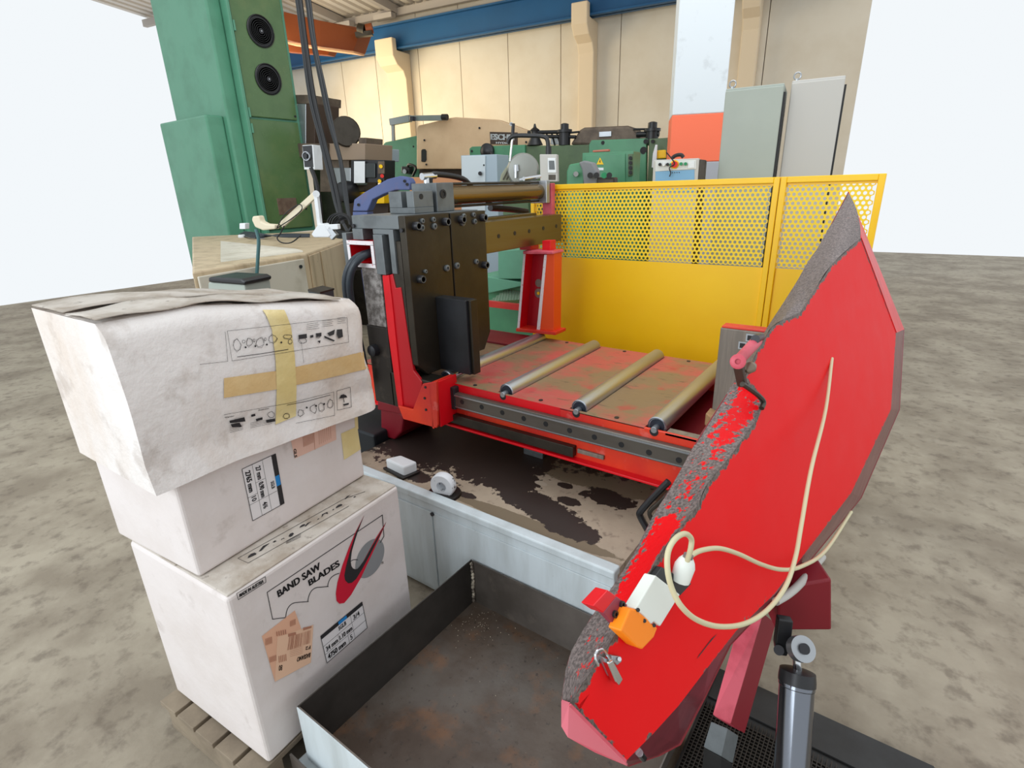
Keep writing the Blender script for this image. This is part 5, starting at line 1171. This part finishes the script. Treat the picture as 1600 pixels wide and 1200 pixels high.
# bracket with two bolts
def BPz(pts, h0, h1, n_, m_, bev=.0015, par=None): return MB().prism([F(*q, h1) for q in pts], -bn*(h1-h0)).build(n_, m_, par or bow, bevel=bev)
br = BPz([(927, 947), (950, 922), (964, 932), (943, 958)], -.02, .004, 'bracket', m_red)
BPz([(943, 958), (964, 932), (987, 950), (963, 979)], -.006, .005, 'bracket_leaf', mat('bracket_mauve', (140, 50, 66), .45), .001)
for q in ((970, 944), (959, 959)): MB().lathe(F(*q, .004), bn, [(0, .0055), (.005, .0055), (.005, .0028), (.002, .0028)], 14).build('bracket_bolt', m_black_pl, bow, smooth=True)
# lever at the upper rim
MB().cyl(F(1182, 533, .0), F(1153, 564, .015), .013, .012).build('lever_rod', m_pink, bow, smooth=True)
MB().lathe(F(1153, 565, .02), (EYE-F(1153, 565)).normalized(), [(-.012, .016), (.004, .016), (.007, .012), (.007, .006), (.002, .006)], 18).build('lever_boss', m_pink, bow, smooth=True)
MB().bar(F(1154, 572, .01), F(1160, 602, -.01), .02, .014).build('lever_link', m_dkbrown, bow, bevel=.003)
MB().lathe(F(1168, 578, .012), (F(1180, 568, .02)-F(1168, 578, .012)), [(-.006, .004), (0, .010), (.012, .013), (.022, .008)], 16).build('wing_knob', mat('tan_knob', (132, 116, 100), .4, .4), bow, smooth=True)
MB().cyl(F(1180, 530, .012), F(1188, 527, .0), .010).build('pivot_pin', m_bolt, bow, smooth=True)
MB().tube([F(*q, .004) for q in ((1160, 600), (1172, 608), (1185, 618), (1193, 628), (1190, 638))], .006, 8).build('edge_bead', m_dkmetal, bow, smooth=True)
# limit switch
BPz([(1035, 886), (1024, 901), (1063, 931), (1081, 912)], 0, .012, 'switch_base', m_black_pl)
sw = BPz([(1025, 899), (1063, 929), (1032, 979), (1022, 972), (1018, 976), (1010, 968), (1006, 963), (993, 952)], 0, .022, 'switch_housing', m_swwhite, .002)
BPz([(985, 951), (993, 952), (1007, 963), (1012, 967), (1018, 975), (1028, 981), (1022, 996), (1004, 1015), (997, 1012), (970, 986)], 0, .024, 'orange_plug', m_sworange, .0025)
for q in ((997, 953), (1007, 970), (1022, 977)): MB().cyl(F(*q, .0235), F(*q, .0255), .003, n=10).build('plug_slot', m_black, bow)
ga = F(1063, 905, .016); gb = F(1074, 873, .03); gd = gb-ga
MB().lathe(ga-gd*.1, gd, [(0, .012), (.002, .0165), (gd.length*.75, .0175), (gd.length*1.0, .014), (gd.length*1.15, .010)], 12).build('cable_gland', m_swwhite, bow, smooth=True)
MB().lathe(gb+gd*.05, gd, [(0, .0085), (.006, .0085), (.006, .005)], 14).build('gland_mouth', m_inkgrey, bow)
MB().tube([F(1074, 876, .034), F(1079, 858, .045), F(1080, 842, .05), (F(1070, 834, .055)), F(1055, 842, .055), F(1044, 862, .055), F(1043, 890, .055), F(1050, 920, .055), F(1065, 948, .06), F(1090, 969, .06), F(1125, 979, .06), F(1165, 974, .06), F(1200, 952, .07), F(1228, 915, .08), F(1243, 870, .08), F(1252, 820, .08), F(1268, 730, .07), F(1290, 640, .03), F(1300, 560, .0)], .0046, 12, 6).build('cable', m_cable, bow, smooth=True)
MB().tube([F(1072, 878, .03), F(1083, 866, .03), F(1100, 859, .03), F(1125, 857, .03), F(1155, 866, .03), F(1190, 882, .03), F(1222, 890, .035), F(1252, 885, .035), F(1290, 860, .03), F(1330, 800, .0)], .0046, 12, 6).build('cable', m_cable, bow, smooth=True)
MB().tube([F(1212, 940, -.03), F(1232, 928, -.02), F(1252, 910, -.02), F(1285, 870, -.02)], .010, 12).build('conduit', m_grey2, bow, smooth=True)
# latch
BPz([(950, 1036), (958, 1031), (974, 1062), (968, 1072), (963, 1066)], .004, .016, 'latch_body', m_chrome, .002)
BPz([(941, 1026), (950, 1030), (966, 1066), (956, 1058)], .0, .01, 'latch_base', m_zinc, .0015)
MB().tube([F(*q, .012) for q in ((935, 1040), (930, 1028), (932, 1018), (940, 1014), (948, 1022), (956, 1036), (962, 1048))], .002, 8).build('latch_wire', m_chrome, bow, smooth=True)
BPz([(957, 1024), (971, 1026), (972, 1034), (965, 1040), (956, 1032)], .0, .008, 'latch_hook', m_zinc, .0015)
MB().cyl(F(968, 1030, .008), F(968, 1030, .012), .003, n=12).build('latch_rivet', m_chrome, bow)
# pivot arm that carries the bow (behind it, off to the right)
# black handle frame left of rim
hd = thing('black_tool_handle', 'black angled handle lying on the saw bed left of the red bow', 'handle', atz(1010, 810, ZT))
MB().tube([aty(1045, 752, 1.60), aty(1022, 775, 1.58), aty(1002, 798, 1.56), aty(1000, 806, 1.56), aty(1012, 828, 1.56)], .012, 8).build('bent_bar', m_black_pl, hd, smooth=True)
MB().tube([aty(1050, 765, 1.60), aty(1030, 785, 1.58), aty(1015, 800, 1.56), aty(1020, 815, 1.56)], .008, 8).build('inner_bar', m_dkmetal, hd, smooth=True)

# ================================================================ STRUT, CYLINDER (lower right)
st = thing('red_support_strut', 'dusty red square strut with bare steel foot, behind the bow at lower right', 'strut', (-.2, 1.35, .05))
tA0, tA1, tA2, tA3 = atd(1154, 972, 1.62), atd(1192, 958, 1.62), atd(1141, 1131, 1.5), atd(1113, 1117, 1.5)
axs = ((tA2+tA3)/2-(tA0+tA1)/2).normalized(); wdv = (tA2-tA3).normalized(); dpt = axs.cross(wdv).normalized()
dpt = fw*.55+cr*.8; dpt = (dpt-axs*dpt.dot(axs)).normalized()
MB().prism([tA0, tA1, tA2, tA3], dpt*.07).build('square_bar', m_pink, st, bevel=.003)
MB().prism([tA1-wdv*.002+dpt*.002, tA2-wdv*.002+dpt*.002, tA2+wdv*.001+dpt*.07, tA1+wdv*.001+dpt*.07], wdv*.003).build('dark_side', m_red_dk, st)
fA = [atd(1111, 1127, 1.5), atd(1137, 1138, 1.5), atd(1127, 1182, 1.46), atd(1099, 1167, 1.46)]
MB().prism(fA, dpt*.06).build('steel_foot', m_barsteel, st, bevel=.002)
MB().prism([atd(1099, 1168, 1.46), atd(1127, 1183, 1.46), atd(1124, 1250, 1.50), atd(1094, 1240, 1.50)], dpt*.06).build('foot_front', m_darkplate, st, bevel=.002)
hc = thing('lift_cylinder', 'shiny steel lift cylinder with rod eye at the lower right edge', 'cylinder', (0.0, 1.3, .05))
ca, cb2 = atd(1246, 1052, 1.3), atd(1232, 1290, 1.25); cdn = (cb2-ca)
Lc = cdn.length; rC = .040
MB().lathe(ca, cdn, [(0, rC*.6), (.006, rC*.95), (.02, rC), (.03, rC), (.032, rC*.96), (Lc, rC*.96)], 36).build('barrel', mat('barrel_chrome', (120, 124, 132), .16, .95), hc, smooth=True)
MB().lathe(ca-cdn.normalized()*.01, cdn, [(0, rC*.5), (.004, rC*.98), (.022, rC*1.03), (.032, rC*1.03)], 36).build('gland_nut', m_black_pl, hc, smooth=True)
MB().cyl(atd(1246, 1028, 1.3), ca, .010).build('piston_rod', m_chrome, hc, smooth=True)
ec = atd(1247, 1014, 1.3); vv = (EYE-ec).normalized()
MB().lathe(ec-vv*.012, (vv+cr*.5), [(0, .012), (0, .030), (.024, .030), (.024, .012)], 26).build('rod_eye', m_zinc, hc, smooth=True)
MB().lathe(ec-vv*.012, (vv+cr*.5), [(-.006, .002), (-.006, .0125), (.03, .0125), (.03, .002)], 20).build('pin', m_bolt, hc, smooth=True)
q = upright(1232, 1000, 1.33, 30)
MB().prism([q.w(*k) for k in ((1217, 968), (1240, 972), (1236, 1010), (1230, 1026), (1214, 1024), (1212, 1008))], -q.n*.02).build('clevis_plate', m_black_pl, hc, bevel=.003)
MB().cyl(q.w(1217, 1016, .0), q.w(1217, 1016, .012), .012).build('clevis_bolt', m_bolt, hc, smooth=True)
q = upright(1240, 950, 1.42, 30)
MB().prism([q.w(*k) for k in ((1214, 990), (1216, 935), (1240, 915), (1300, 905), (1300, 985), (1240, 985))], -q.n*.08).build('red_bracket', m_red_dk, hc, bevel=.006)
